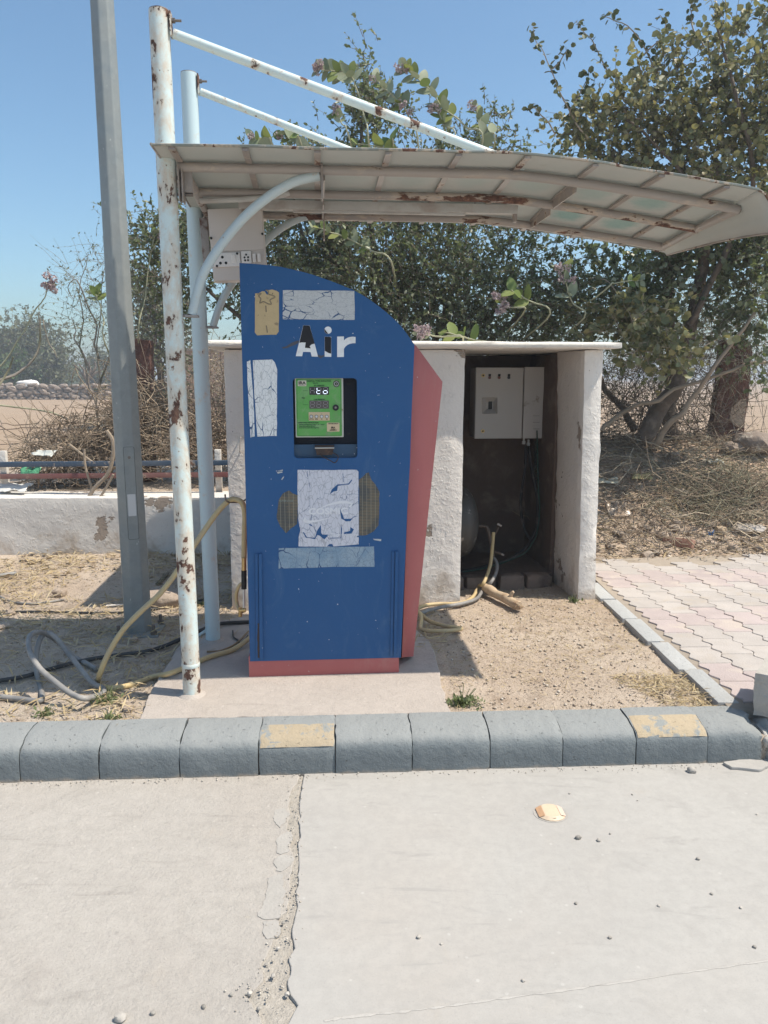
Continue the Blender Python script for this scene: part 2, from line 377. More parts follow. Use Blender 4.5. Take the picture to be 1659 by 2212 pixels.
# ---- kerb
kerb = struct(link('kerb', npmesh('kerb', [(-9, kfront(-9) + .02, -.03), (1.52, kfront(1.52) + .02, -.03), (1.52, kfront(1.52) + .17, -.03), (-9, kfront(-9) + .17, -.03), (-9, kfront(-9) + .02, .10), (1.52, kfront(1.52) + .02, .10), (1.52, kfront(1.52) + .17, .10), (-9, kfront(-9) + .17, .10)],
     [(0, 3, 2, 1), (4, 5, 6, 7), (0, 1, 5, 4), (1, 2, 6, 5), (2, 3, 7, 6), (3, 0, 4, 7)]), MT['soil'], smooth=0))
jx_ = [Zp(u, 1690 - u * .0305, 0).x for u in (45, 216, 390, 560, 725, 890, 1057, 1213, 1370, 1523, 1642)]
st_ = jx_[1] - jx_[0]
jx_ = [jx_[0] - st_ * k for k in range(9, 0, -1)] + jx_
PROF = [(0, -.06), (0, .0), (0, .05), (.001, .088), (.008, .108), (.022, .124), (.042, .134), (.07, .142), (.105, .149), (.115, .1505), (.16, .151), (.195, .150), (.2, .145), (.2, -.06)]
KU = Vector((1, KS, 0)).normalized(); KV = Vector((-KS, 1, 0)).normalized()
def kerb_mesh(L, prof, seed, off=0, end=0):
    n = 15; V = []; F = []
    for i in range(n):
        t = i / (n - 1); x = -L / 2 + L * t
        for j, (d, z) in enumerate(prof):
            e = (.5 - abs(t - .5)) * L
            cr = max(0, .004 - e) * .7
            nz = float(fbm(x * 30 + seed * 7, j * .9 + seed, 30)) * .0022
            xx = x + float(vn(j * 1.3 + seed, 4 + seed)) * .0035 * (1 if i in (0, n - 1) else .3)
            if end and t > .75: nz -= (t - .75) * .12 * max(0, float(fbm(x * 22, j * .8, 33)) + .45)
            V.append((xx, d + cr - nz + (off if j == 0 else 0), z - (cr if z > .06 else 0) + (nz if z > .1 else 0)))
    m = len(prof)
    for i in range(n - 1):
        for j in range(m - 1): F.append((i * m + j, (i + 1) * m + j, (i + 1) * m + j + 1, i * m + j + 1))
    F.append(tuple(range(m))); F.append(tuple(reversed(range((n - 1) * m, n * m))))
    return V, F
for i in range(len(jx_) - 1):
    a, b = jx_[i] + .002, jx_[i + 1] - .002; L = (b - a) / KU.x; c = (a + b) / 2
    me = bpy.data.meshes.new('kerb_block'); V, F = kerb_mesh(L, PROF, i, end=(i == len(jx_) - 2)); me.from_pydata(V, [], F)
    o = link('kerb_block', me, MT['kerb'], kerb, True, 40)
    yb = float(vn(i * 2.3, 8)) * .004; o.location = (c, kfront(c) + yb, float(vn(i * 1.7, 2)) * .003); o.rotation_euler = (0, 0, math.atan(KS) + float(vn(i * 1.9, 3)) * .006)
    if i in (12, 17):
        me = bpy.data.meshes.new('yellow_paint'); P2 = [(d - .0012 * (1 - k / 6), z + .0016) for k, (d, z) in enumerate(PROF[4:10])]
        V, F = kerb_mesh(L - .006, P2, i); F = F[:-2]; me.from_pydata(V, [], F)
        link('yellow_paint', me, MT['kerb_y'], o, True, 40)
def rockmesh(name, sx, sy, sz, seed, rough=.28, sub=2):
    bm = bmesh.new(); bmesh.ops.create_icosphere(bm, subdivisions=sub, radius=1)
    for v in bm.verts:
        c = v.co.copy()
        k = 1 + rough * float(fbm(c.x * 1.3 + seed, c.y * 1.3 + c.z * 1.7, seed)) + rough * .5 * float(vn(c.x * 4 + seed, c.z * 4 + c.y * 3, seed + 2))
        q = max(abs(c.x), abs(c.y), abs(c.z)); k *= 1 / (q ** .35)
        v.co = Vector((c.x * sx * k, c.y * sy * k, c.z * sz * k))
    me = bpy.data.meshes.new(name); bm.to_mesh(me); bm.free(); return me
p = Zp(1652, 1640, 0)
o = link('concrete_lump', rockmesh('concrete_lump', .055, .09, .085, 3, .3, 4), simple('rough_lump', (.40, .38, .345), .95, vs_=14, bs=45, bd=.006), None, True, 60)
o.location = (p.x + .035, p.y + .07, .04); tag(o, 'rough lump of broken concrete at the end of the grey kerb', 'concrete lump')
bp = Zp(1690, 1560, .15)
mb = MB(); bm = bmesh.new(); bmesh.ops.create_cube(bm, size=1); bmesh.ops.subdivide_edges(bm, edges=bm.edges[:], cuts=7, use_grid_fill=True)
for v in bm.verts:
    c = v.co; k = float(fbm(c.x * 5 + 3, c.y * 5 + c.z * 6, 41))
    v.co = Vector((c.x * .26, c.y * .30, c.z * .185)) * (1 + .10 * k - .10 * max(0, c.length - .62))
me = bpy.data.meshes.new('concrete_block'); bm.to_mesh(me); bm.free()
o = link('concrete_block', me, simple('block_conc', (.40, .37, .33), .95, vs_=10, bs=50, bd=.008), None, True, 50)
o.location = (bp.x + .105, bp.y + .12, .235); o.rotation_euler = (0, 0, -.62); tag(o, 'chunky grey concrete block standing on the paving beside the kerb end', 'concrete block')

# ---- concrete pad under the inflator
padpx = [(304, 1549), (322, 1500), (352, 1450), (385, 1398), (430, 1350), (560, 1325), (830, 1340), (902, 1362), (930, 1386), (942, 1420), (952, 1470), (962, 1505), (972, 1531)]
P = [Zp(u, v, .146).xy for u, v in padpx]
P[0] = Vector((P[0].x, kfront(P[0].x) + .206)); P[-1] = Vector((P[-1].x, kfront(P[-1].x) + .206))
struct(plate('concrete_pad', rough_line([p_ for p_ in P] + [P[0]], .009, .012, 9)[:-1], MT['con_pad'], Matrix.Translation((0, 0, .146)), .07, bev=.004))

# ---- block paving on the right with its edging
pav = struct(link('pavement', npmesh('pavement', [(1.44, 2.98, .1425), (7, 2.9, .1425), (7, 6.3, .1425), (1.44, 5.62, .1425), (1.44, 2.98, -.05), (7, 2.9, -.05), (7, 6.3, -.05), (1.44, 5.62, -.05)], [(0, 1, 2, 3), (4, 5, 1, 0), (5, 6, 2, 1)]),
      simple('joint_sand', (.34, .285, .23), .95, vs_=20, bs=90, bd=.004), smooth=0))
PW, PLn = .163, .222
zo = [(0, 0), (.012, .020), (.012, .036), (-.012, .075), (-.012, .091), (0, .111), (.012, .131), (.012, .147), (-.012, .186), (-.012, .202), (0, .222)]
g_ = .0028; s2 = math.sqrt(2)
def paver_mesh():
    left = [(x + g_, y) for x, y in zo]; right = [(x + PW - g_, y) for x, y in zo]
    ol = [(x, min(max(y, g_), PLn - g_)) for x, y in left + right[::-1]]
    n = len(ol); cx, cy = PW / 2, PLn / 2; V = []
    for z, k in ((0, 1), (.046, 1), (.05, .97)):
        V += [(cx + (x - cx) * k, cy + (y - cy) * k, z) for x, y in ol]
    F = [tuple(2 * n + i for i in range(n - 1, -1, -1))]
    for r in range(2):
        for i in range(n): j = (i + 1) % n; F.append((r * n + i, (r + 1) * n + i, (r + 1) * n + j, r * n + j))
    me = bpy.data.meshes.new('paver'); me.from_pydata(V, [], F); bm = bmesh.new(); bm.from_mesh(me); bmesh.ops.recalc_face_normals(bm, faces=bm.faces); bm.to_mesh(me); bm.free()
    return me
pm = [paver_mesh(), None]; pm[1] = pm[0].copy(); pm[0].materials.append(MT['pav_c']); pm[1].materials.append(MT['pav_p'])
k = 0; R5 = math.radians(3.2)
for ci in range(17):
    for ri in range(-2, 14):
        lx, ly = ci * PW, ri * PLn + (ci % 2) * PLn / 2 - .06
        x = 1.515 + lx * math.cos(R5) - ly * math.sin(R5) * .3; y = 3.10 + lx * math.sin(R5) + ly
        if y < (3.0 if x < 1.6 else 2.86) or y + .2 > 5.50 + .15 * (x - 1.5) + .1 * math.sin(x * 5): continue
        pink = ((ri + (ci % 2) * .5 + .2) % 4.0) < 1.6
        o = bpy.data.objects.new('paver', pm[1 if pink else 0]); COL.objects.link(o); o.parent = pav
        o.location = (x, y, .1005 + random.uniform(-.0015, .0015)); o.rotation_euler = (random.uniform(-.006, .006), random.uniform(-.006, .006), R5 * .3); k += 1
for i in range(5):
    y0 = 3.035 + i * .385
    mb = MB(); mb.box((0, 0, 0), (.092, .372, .13), bev=.006); o = mb.build('edging_stone', MT['edge'], pav, 40, True)
    o.location = (1.452 - .016 * i, y0 + .19, .081 + random.uniform(-.003, .003)); o.rotation_euler = (.004, random.uniform(-.02, .02), .018 + random.uniform(-.008, .008))

# ---- plastered walls
def rough_box(name, o, x, y, size, mat, parent=None, amp=.007, cell=.05, seed=0, taper=0):
    """box from corner o along x, y and up, with hand-plastered faces"""
    x = Vector(x).normalized(); y = Vector(y).normalized(); o = Vector(o); bm = bmesh.new()
    n = [max(2, min(46, int(s / cell))) for s in size]; vid = {}
    def vert(i, j, k):
        key = (i, j, k)
        if key not in vid:
            a, b, c = (i / n[0]) * size[0], (j / n[1]) * size[1], (k / n[2]) * size[2]
            p = o + x * a + y * b + Vector((0, 0, c)); q = [0, 0, 0]
            for ax, (m_, t) in enumerate(((n[0], i), (n[1], j), (n[2], k))):
                sg = -1 if t == 0 else (1 if t == m_ else 0)
                if sg: q[ax] = sg
            e = sum(abs(t) for t in q); d = x * q[0] + y * q[1] + Vector((0, 0, q[2]))
            nz = float(fbm(p.x * 3.2 + p.z * 1.1, p.y * 3.2 + p.z * 3.6, seed)) * amp + float(fbm(p.x * 11 + p.z * 2, p.y * 9 + p.z * 12, seed + 3)) * amp * .6
            p = p + d * (nz - (.007 if e > 1 else 0))
            if taper: p = p + x * taper * (1 - c / size[2])
            vid[key] = bm.verts.new(p)
        return vid[key]
    def face(f, na, nb):
        for a in range(na):
            for b in range(nb): bm.faces.new((vert(*f(a, b)), vert(*f(a + 1, b)), vert(*f(a + 1, b + 1)), vert(*f(a, b + 1))))
    face(lambda a, b: (a, 0, b), n[0], n[2]); face(lambda a, b: (n[0] - a, n[1], b), n[0], n[2])
    face(lambda a, b: (0, n[1] - a, b), n[1], n[2]); face(lambda a, b: (n[0], a, b), n[1], n[2])
    face(lambda a, b: (a, b, n[2]), n[0], n[1]); face(lambda a, b: (n[0] - a, b, 0), n[0], n[1])
    bmesh.ops.recalc_face_normals(bm, faces=bm.faces)
    me = bpy.data.meshes.new(name); bm.to_mesh(me); bm.free()
    return link(name, me, mat, parent, False, 60)
# low wall along the field
wl = [Zp(u, v, .12) for u, v in ((0, 1197), (498, 1196))]
WU = (wl[1] - wl[0]).normalized(); WV = Vector((-WU.y, WU.x, 0))
w0 = wl[0] - WU * 6; w0.z = .03
lw = rough_box('low_wall', w0, WU, WV, (8.05, .34, .545), MT['plaster2'], None, .012, .06, 5)
tag(lw, 'low whitewashed masonry wall with peeling patches behind the lamp pole', 'wall')
# shelter for the compressor
S0 = Zp(500, 1312, .14); S1 = Zp(1283, 1290, .14); S0.z = S1.z = 0
SU = (S1 - S0).normalized(); SV = Vector((-SU.y, SU.x, 0)); SW = (S1 - S0).length
def SP(s, t, z): return S0 + SU * s + SV * t + Vector((0, 0, z))
sh = thing('compressor_shelter', 'small whitewashed masonry shelter with open bay and flat slab roof', 'shelter', SP(SW / 2, .5, .1))
ZT = 1.662
OL = 1.40                                              # opening from OL to OR
OR = SW - .122
rough_box('front_wall', SP(0, 0, .06), SU, SV, (OL, .13, ZT - .06), MT['plaster'], sh, .006, .05, 2)
rough_box('pillar', SP(OR - .012, 0, .06), SU, SV, (.122, .50, ZT - .06), MT['plaster'], sh, .009, .04, 4, taper=.03)
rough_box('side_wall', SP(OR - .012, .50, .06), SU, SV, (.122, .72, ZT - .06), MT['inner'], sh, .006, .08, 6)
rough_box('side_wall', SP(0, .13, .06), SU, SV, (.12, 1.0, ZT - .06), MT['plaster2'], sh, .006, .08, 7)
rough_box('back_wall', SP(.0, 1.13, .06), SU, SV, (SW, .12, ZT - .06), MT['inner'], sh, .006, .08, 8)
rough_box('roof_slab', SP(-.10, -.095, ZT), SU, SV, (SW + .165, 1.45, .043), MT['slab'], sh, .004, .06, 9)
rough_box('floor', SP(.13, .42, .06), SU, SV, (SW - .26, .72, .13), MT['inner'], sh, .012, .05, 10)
for i, (s, w) in enumerate(((1.40, .10), (1.505, .21), (1.725, .18), (1.915, .19))):   # row of stones holding the floor
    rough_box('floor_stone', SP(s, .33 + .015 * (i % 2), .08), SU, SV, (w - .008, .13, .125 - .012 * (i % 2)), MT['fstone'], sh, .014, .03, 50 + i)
mb = MB(); h0 = PL(520, 945, SP(0, -.012, 0), SV); h1 = PL(519, 976, SP(0, -.012, 0), SV); out = SV * -.03
mb.tube([h0 + SV * .03, h0 + out * .3, h0 + out, h0 + out - Vector((0, 0, .01)), h1 + out + Vector((0, 0, .01)), h1 + out, h1 + out * .3, h1 + SV * .03], .004, 6)
mb.build('handle', simple('handle_metal', (.5, .47, .43), .5, .6), sh)

# ================================================================== canopy on two posts
def m_rust(name, paint, amount, spots=.66, dust_or_light=None, st=(1, 1, .6), hw=.09):
    m = Mat(name, .5, 0, .4); m.shift()
    n1 = m.noise(11, 10, .68, .2, m.map(st)); n2 = m.noise(42, 6, .65)
    msk = m.ss(n1, amount, amount + .02); halo = m.ss(n1, amount - hw, amount + .02)
    sp = m.ss(n2, spots, spots + .03); hs = m.ss(n2, spots - .07, spots + .03)
    rust = m.ramp(m.noise(50, 6, .7), [(.3, (.045, .025, .02)), (.5, (.12, .062, .045)), (.75, (.28, .155, .10))])
    base = m.mix(m.noise(3, 5), sc3(paint, .93), sc3(paint, 1.05))
    base = m.mix(m.math('MULTIPLY', m.math('MAXIMUM', halo, hs), .75), base, (.58, .45, .33))
    if dust_or_light: base = m.mix(m.math('MULTIPLY', m.ss(m.noise(4, 6), .3, .7), dust_or_light[1]), base, dust_or_light[0])
    mm = m.math('MAXIMUM', msk, sp)
    m.col(m.mix(mm, base, rust)).rgh(m.ss(mm, -.8, 1.2)).bump(m.math('SUBTRACT', 1., mm), .002).bump(m.noise(120, 3), .0006)
    return m.m
PB = (.60, .69, .67)
MT['post_n'] = m_rust('rusted_pale_blue_post', PB, .565, .65, None, (1, 1, .6), .17); MT['post_b'] = m_rust('pale_blue_post', (.53, .64, .66), .66, .70)
MT['rod'] = m_rust('pale_blue_rod', PB, .60, .66)
MT['purlin'] = m_rust('dusty_purlin', (.30, .27, .245), .60, .72, ((.33, .285, .25), .8), (.3, 1, 1))
MT['purlin_r'] = m_rust('rusty_purlin', (.30, .27, .245), .57, .70, ((.33, .285, .25), .7), (.3, 1, 1))
MT['rib'] = m_rust('dusty_rib', (.26, .225, .20), .60, .70, ((.29, .24, .205), .6))
MT['bracket'] = m_rust('pale_bracket', (.47, .53, .53), .70, .665)
MT['steel'] = simple('old_steel', (.30, .27, .25), .6, .3, dirt=[((.12, .06, .04), 20, .5, .65)])
MT['bolt'] = simple('bolt', (.20, .17, .15), .5, .7)
C0 = Zp(415, 1500, .146); C0.z = 0
ca = math.radians(5); CU = Vector((math.cos(ca), math.sin(ca), 0)); CV = Vector((-math.sin(ca), math.cos(ca), 0)); ZU = Vector((0, 0, 1))
def CP(x, y, z): return C0 + CU * x + CV * y + ZU * z
def zc(x, y): return 2.298 - .035 * max(0, y) - .03 * max(0, y - .3) - .118 * (max(0, x - 1.32) / 1.0) ** 1.3 - .01 * max(0, .15 - x)
cpy = thing('canopy', 'curved dusty sheet canopy on two pale blue rusted posts with tie rods', 'canopy', CP(0, .34, .14))
def loc(u, v, y): q = PL(u, v, CP(0, y, 0), CV) - C0; return q.dot(CU), q.z
for yy, top, mt in ((0, 2.842, 'post_n'), (.69, 2.875, 'post_b')):
    mb = MB(); mb.tube([CP(0, yy, .13), CP(0, yy, .35), CP(-.004, yy, 1.5), CP(-.006, yy, top)], .0375, 28)
    po = mb.build('post', MT[mt], cpy, 50)
    mb = MB(); mb.tube([CP(-.006, yy, top - .004), CP(-.006, yy, top + .004)], .036, 24); mb.build('post_cap', MT['steel'], po)
    mb = MB(); mb.tube([CP(0, yy, .145), CP(0, yy, .158)], [.060, .043], 20); mb.build('base_collar', MT['con_pad'], po, 20)
    if yy == 0:
        mb = MB(); mb.tube([CP(0, 0, .275), CP(0, 0, .279), CP(0, 0, .29), CP(0, 0, .294)], [.0375, .0392, .0392, .0375], 28, False); mb.build('weld_band', MT['post_n'], po)
    # tie rod with lug and bolt
    xa, za = .045, top - .075; xe = 1.40 if yy == 0 else 1.55; ze = zc(xe, yy) + .035
    mb = MB(); mb.tube([CP(xa, yy, za), CP(xe, yy, ze)], .0175 if yy == 0 else .0165, 14); tr = mb.build('tie_rod', MT['rod'], cpy, 50)
    mb = MB(); mb.box(CP(.036, yy, top - .045), (.006, .045, .085), Matrix((CU, CV, ZU)).transposed(), .002); mb.build('lug', MT['post_n'], tr)
    mb = MB(); mb.cyl(CP(.02, yy, top - .03), CP(.075, yy, top - .03), .005, 8); mb.cyl(CP(.038, yy, top - .03), CP(.052, yy, top - .03), .010, 6); mb.build('bolt', MT['bolt'], tr)
    # curved knee brace
    tr_ = [(415, 680), (440, 590), (500, 500), (560, 440), (630, 395), (690, 380)] if yy == 0 else [(460, 705), (490, 630), (575, 520), (640, 475), (695, 462)]
    P = []
    for (u, v) in tr_: a, b = loc(u, v, yy); P.append(CP(a, yy, b))
    mb = MB(); mb.tube(spline(P, 6), .0185 if yy == 0 else .0175, 14); br = mb.build('knee_brace', MT['bracket'], cpy, 50)
    a, b = loc(*tr_[0], yy)
    mb = MB(); mb.box(CP(a, yy, b - .006), (.05, .04, .008), Matrix((CU, CV, ZU)).transposed()); mb.cyl(CP(.03, yy, b - .004), CP(a, yy, b - .004), .007, 8); mb.build('foot_plate', MT['steel'], br)
    a, b = loc(*tr_[-1], yy)
    mb = MB(); mb.box(CP(a + .01, yy, zc(a, yy) - .045), (.007, .055, .13), Matrix((CU, CV, ZU)).transposed(), .001); mb.build('end_plate', MT['rib'], br)
    # clamp between post and canopy frame
    mb = MB(); RM = Matrix((CU, CV, ZU)).transposed()
    mb.box(CP(.043, yy, 2.235), (.006, .06, .13), RM, .002); mb.box(CP(.056, yy, 2.225), (.006, .055, .12), RM, .002); mb.box(CP(.075, yy, 2.25), (.034, .008, .09), RM, .002)
    cl = mb.build('clamp', MT['rib'], po)
    for z in (2.20, 2.26): mb = MB(); mb.cyl(CP(.03, yy + .012, z), CP(.09, yy + .012, z), .007, 8); mb.build('bolt', MT['bolt'], cl)
for yy, x0, x1, mt in ((0, .04, 2.305, 'purlin'), (.345, .06, 2.31, 'purlin_r'), (.69, .05, 2.315, 'purlin_r')):
    n = 22; mb = MB(); mb.tube([CP(x0 + (x1 - x0) * i / n, yy, zc(x0 + (x1 - x0) * i / n, yy)) for i in range(n + 1)], .0185, 14); mb.build('purlin', MT[mt], cpy, 50)
for x in (.055, 2.302):
    mb = MB(); mb.tube([CP(x, .69 * i / 5, zc(x, .69 * i / 5) - .001) for i in range(6)], .0175, 12); mb.build('end_bar', MT['purlin'], cpy, 50)
ribx = [.05 + .262 * i for i in range(9)]; YF, YB = -.20, .855; ZS = .0245
for x in ribx:
    for ya, yb in ((YF + .006, -.019), (.019, .326), (.364, .671), (.709, YB - .006)):
        mb = MB(); a = CP(x, ya, zc(x, ya) + .0165); b = CP(x, yb, zc(x, yb) + .0165); d = (b - a).normalized()
        mb.box((a + b) / 2, (.024, (b - a).length, .009), Matrix((CU, d, CU.cross(d))).transposed()); mb.build('rib', MT['rib'], cpy, 0)
# stiff vertical straps between purlins under the sheet
for x in (.60, 1.62):
    mb = MB(); mb.box(CP(x, .17, zc(x, .17) - .005), (.006, .30, .045), Matrix((CU, CV, ZU)).transposed()); mb.build('strap', MT['rib'], cpy, 0)
    mb = MB(); mb.box(CP(x, .52, zc(x, .52) - .005), (.006, .30, .045), Matrix((CU, CV, ZU)).transposed()); mb.build('strap', MT['rib'], cpy, 0)
def m_panel():
    m = Mat('dusty_fibreglass', .7, 0, .3)
    dst = m.mix(m.noise(3, 6, .6), (.45, .435, .40), (.55, .535, .50))
    dst = m.mix(m.ss(m.noise(16, 6, .65), .55, .9), dst, (.42, .38, .34))
    n = m.N.new('ShaderNodeVectorMath'); n.operation = 'SUBTRACT'; m.L(m.uv, n.inputs[0]); n.inputs[1].default_value = (.5, .5, 0)
    ln = m.N.new('ShaderNodeVectorMath'); ln.operation = 'LENGTH'; m.L(n.outputs[0], ln.inputs[0])
    r = m.math('ADD', ln.outputs['Value'], m.math('MULTIPLY', m.math('SUBTRACT', m.noise(9, 6, .7), .5), .5))
    a = m.N.new('ShaderNodeAttribute'); a.attribute_type = 'OBJECT'; a.attribute_name = 'clean'
    msk = m.math('MULTIPLY', m.ss(r, .42, .12), a.outputs['Fac'])
    c = m.mix(msk, dst, m.mix(m.noise(60, 4), (.20, .33, .30), (.33, .44, .41)))
    m.col(c).bump(m.noise(90, 4), .0008)
    tr = m.N.new('ShaderNodeBsdfTranslucent'); m.L(m.mix(.6, c, (.40, .50, .47)), tr.inputs[0])
    mx = m.N.new('ShaderNodeMixShader'); mx.inputs[0].default_value = .24; m.L(m.p.outputs[0], mx.inputs[1]); m.L(tr.outputs[0], mx.inputs[2]); m.L(mx.outputs[0], m.out.inputs[0])
    return m.m
MT['panel'] = m_panel()
def xend(y): return 2.272 + .085 * (y - YF) / (YB - YF)
xs = [-.02] + [x for x in ribx[1:]] + [2.335]; ys = [YF, 0, .345, .69, YB]
for i in range(len(xs) - 1):
    for j in range(4):
        V = []; F = []; n = 4
        for lay in (0, .004):
            for b in range(n + 1):
                for a in range(n + 1):
                    y = ys[j] + .0006 + (ys[j + 1] - ys[j] - .0012) * b / n; xr = xs[i + 1] if i < len(xs) - 2 else xend(y); x = xs[i] + .0006 + (xr - xs[i] - .0012) * a / n
                    V.append(CP(x, y, zc(x, y) + ZS + lay - (.003 * math.sin(math.pi * a / n) * math.sin(math.pi * b / n))))
        N1 = (n + 1) ** 2
        for b in range(n):
            for a in range(n):
                q = (b * (n + 1) + a, b * (n + 1) + a + 1, (b + 1) * (n + 1) + a + 1, (b + 1) * (n + 1) + a)
                F.append(q[::-1]); F.append(tuple(t + N1 for t in q))
        rim = [a for a in range(n + 1)] + [b * (n + 1) + n for b in range(1, n + 1)] + [n * (n + 1) + a for a in range(n - 1, -1, -1)] + [b * (n + 1) for b in range(n - 1, 0, -1)]
        for k in range(len(rim)): F.append((rim[k], rim[(k + 1) % len(rim)], rim[(k + 1) % len(rim)] + N1, rim[k] + N1))
        me = bpy.data.meshes.new('roof_panel'); me.from_pydata([tuple(v) for v in V], [], F)
        ul = me.uv_layers.new(name='UVMap')
        for lp in me.loops:
            t = lp.vertex_index % N1; ul.data[lp.index].uv = ((t % (n + 1)) / n, (t // (n + 1)) / n)
        o = link('roof_panel', me, MT['panel'], cpy, False, 40)
        o['clean'] = {(6, 1): .5, (7, 1): .8, (8, 1): .15, (6, 2): 1., (7, 2): .9, (5, 1): .35, (3, 1): .25, (4, 1): .3, (2, 1): .2, (8, 2): .1}.get((i, j), .08)
# curled end flap and the rusty edge around the sheet
V = []; F = []; nb = 14; prof = [(0, 0), (.025, -.012), (.052, -.045), (.070, -.095), (.080, -.155)]
for b in range(nb + 1):
    y = YF + (YB - YF) * b / nb; k = 1 - .88 * b / nb
    for d, dz in prof: V.append(CP(xend(y) + d * (.5 + .5 * k), y, zc(xend(y), y) + ZS + dz * k))
m_ = len(prof)
for b in range(nb):
    for a in range(m_ - 1): F.append((b * m_ + a, b * m_ + a + 1, (b + 1) * m_ + a + 1, (b + 1) * m_ + a))
me = bpy.data.meshes.new('end_flap'); me.from_pydata([tuple(v) for v in V], [], F); fl = link('end_flap', me, MT['panel'], cpy, False, 60); fl['clean'] = .1
so_ = fl.modifiers.new('thickness', 'SOLIDIFY'); so_.thickness = .004
MT['trim'] = m_rust('green_trim', (.20, .215, .19), .55, .66)
n = 26
for yy in (YF, YB):
    mb = MB(); mb.tube([CP(-.02 + (xend(yy) + .02) * i / n, yy, zc(-.02 + (xend(yy) + .02) * i / n, yy) + ZS + .002 + .003 * float(vn(i * .8, yy))) for i in range(n + 1)], .0055, 6); mb.build('edge_trim', MT['trim'], cpy, 60)
mb = MB(); mb.tube([V[b * m_ + m_ - 1] for b in range(nb + 1)], .0055, 6); mb.build('edge_trim', MT['rib'], cpy, 60)
mb = MB(); mb.tube([V[a] for a in range(m_)], .0055, 6); mb.build('edge_trim', MT['trim'], cpy, 60)
mb = MB(); mb.tube([CP(-.02, YF + (YB - YF) * i / 8, zc(0, YF + (YB - YF) * i / 8) + ZS + .002) for i in range(9)], .0055, 6); mb.build('edge_trim', MT['rib'], cpy, 60)
# lamp batten and conduit
a0 = PL(516, 446, CP(0, .50, 0), CV); a1 = PL(1117, 450, CP(0, .50, 0), CV); a1.z = a0.z = (a0.z + a1.z) / 2
lf = thing('lamp_batten', 'long grey lamp batten without a tube hung under the canopy', 'light fitting', (a0 + a1) / 2)
RM = Matrix((CU, CV, ZU)).transposed()
MT['batten'] = simple('dusty_batten', (.46, .45, .42), .6, vs_=8, dirt=[((.36, .31, .27), 6, .45, .7)])
mb = MB(); mb.box((a0 + a1) / 2, ((a1 - a0).length, .042, .040), RM, .003); mb.build('body', MT['batten'], lf)
mb = MB(); mb.box((a0 + a1) / 2 - ZU * .024, ((a1 - a0).length * .62, .02, .010), RM, .002); mb.build('cover_rail', MT['batten'], lf)
for p in (a0 + CU * .02, a1 - CU * .01): mb = MB(); mb.box(p - ZU * .03, (.016, .03, .05), RM, .002); mb.build('lamp_holder', MT['rib'], lf)
for p in (a0 + CU * .25, a1 - CU * .2): mb = MB(); mb.cyl(p, p + ZU * (zc(1, .5) + ZS - p.z), .004, 6); mb.build('hanger', MT['steel'], lf)
mb = MB(); q = [loc(u, v, .33) for u, v in ((432, 434), (520, 431), (600, 424))]; mb.tube([CP(a, .33, b) for a, b in q] + [CP(q[-1][0] + .05, .33, zc(.5, .33))], .012, 10)
o = mb.build('cable_conduit', MT['batten'], None); tag(o, 'short grey plastic conduit strapped below the middle canopy tube', 'conduit')

# ================================================================== switch board hung on the rear post
B0 = PL(513, 528, CP(0, .52, 0), CV)
sb = thing('switch_board', 'greige electric switch board box with sockets hung on the rear canopy post', 'switch board', B0)
MT['board'] = simple('greige_plastic', (.58, .53, .49), .5, vs_=4, var=.06, bs=200, bd=.0003)
MT['plate'] = simple('white_plastic', (.76, .73, .70), .45, var=.04, bd=0)
MT['dark'] = simple('black_plastic', (.02, .02, .021), .5)
BR = Matrix.Rotation(math.radians(-3), 3, 'Y') @ RM
def bl(x, y, z): return B0 + BR @ Vector((x, y, z))
mb = MB(); mb.box(bl(0, .045, 0), (.245, .09, .315), BR, .004); mb.build('box', MT['board'], sb)
mb = MB(); mb.box(bl(0, -.003, .064), (.238, .008, .185), BR, .002); mb.build('cover', MT['board'], sb)
mb = MB(); mb.box(bl(-.052, -.006, -.067), (.12, .012, .062), BR, .003); p1 = mb.build('socket_plate', MT['plate'], sb)
mb = MB(); mb.box(bl(.036, -.006, -.059), (.046, .010, .055), BR, .003); p2 = mb.build('socket_plate', MT['plate'], sb)
for x, z in ((-.072, -.055), (-.083, -.081), (-.058, -.081)): mb = MB(); mb.cyl(bl(x, -.01, z), bl(x, -.0135, z), .0065, 8); mb.build('socket_hole', MT['dark'], p1, 20)
for x, z in ((.036, -.048), (.028, -.06), (.044, -.06), (.03, -.073), (.043, -.073)): mb = MB(); mb.cyl(bl(x, -.009, z), bl(x, -.0125, z), .0048, 8); mb.build('socket_hole', MT['dark'], p2, 20)
for x, w in ((-.022, .020), (.072, .015), (.094, .015)): mb = MB(); mb.box(bl(x, -.012, -.064), (w, .008, .036), BR @ Matrix.Rotation(.12, 3, 'X'), .002); mb.build('switch', MT['plate'], sb)
for x, z in ((-.115, .03), (.117, .04), (-.105, -.042), (-.004, -.042), (-.1, -.093)): mb = MB(); mb.cyl(bl(x, -.004, z), bl(x, -.014, z), .0055, 8); mb.build('screw', MT['dark'], sb, 20)
mb = MB(); mb.box(bl(-.15, .05, .03), (.035, .02, .20), BR, .002); mb.build('bracket', MT['steel'], sb)

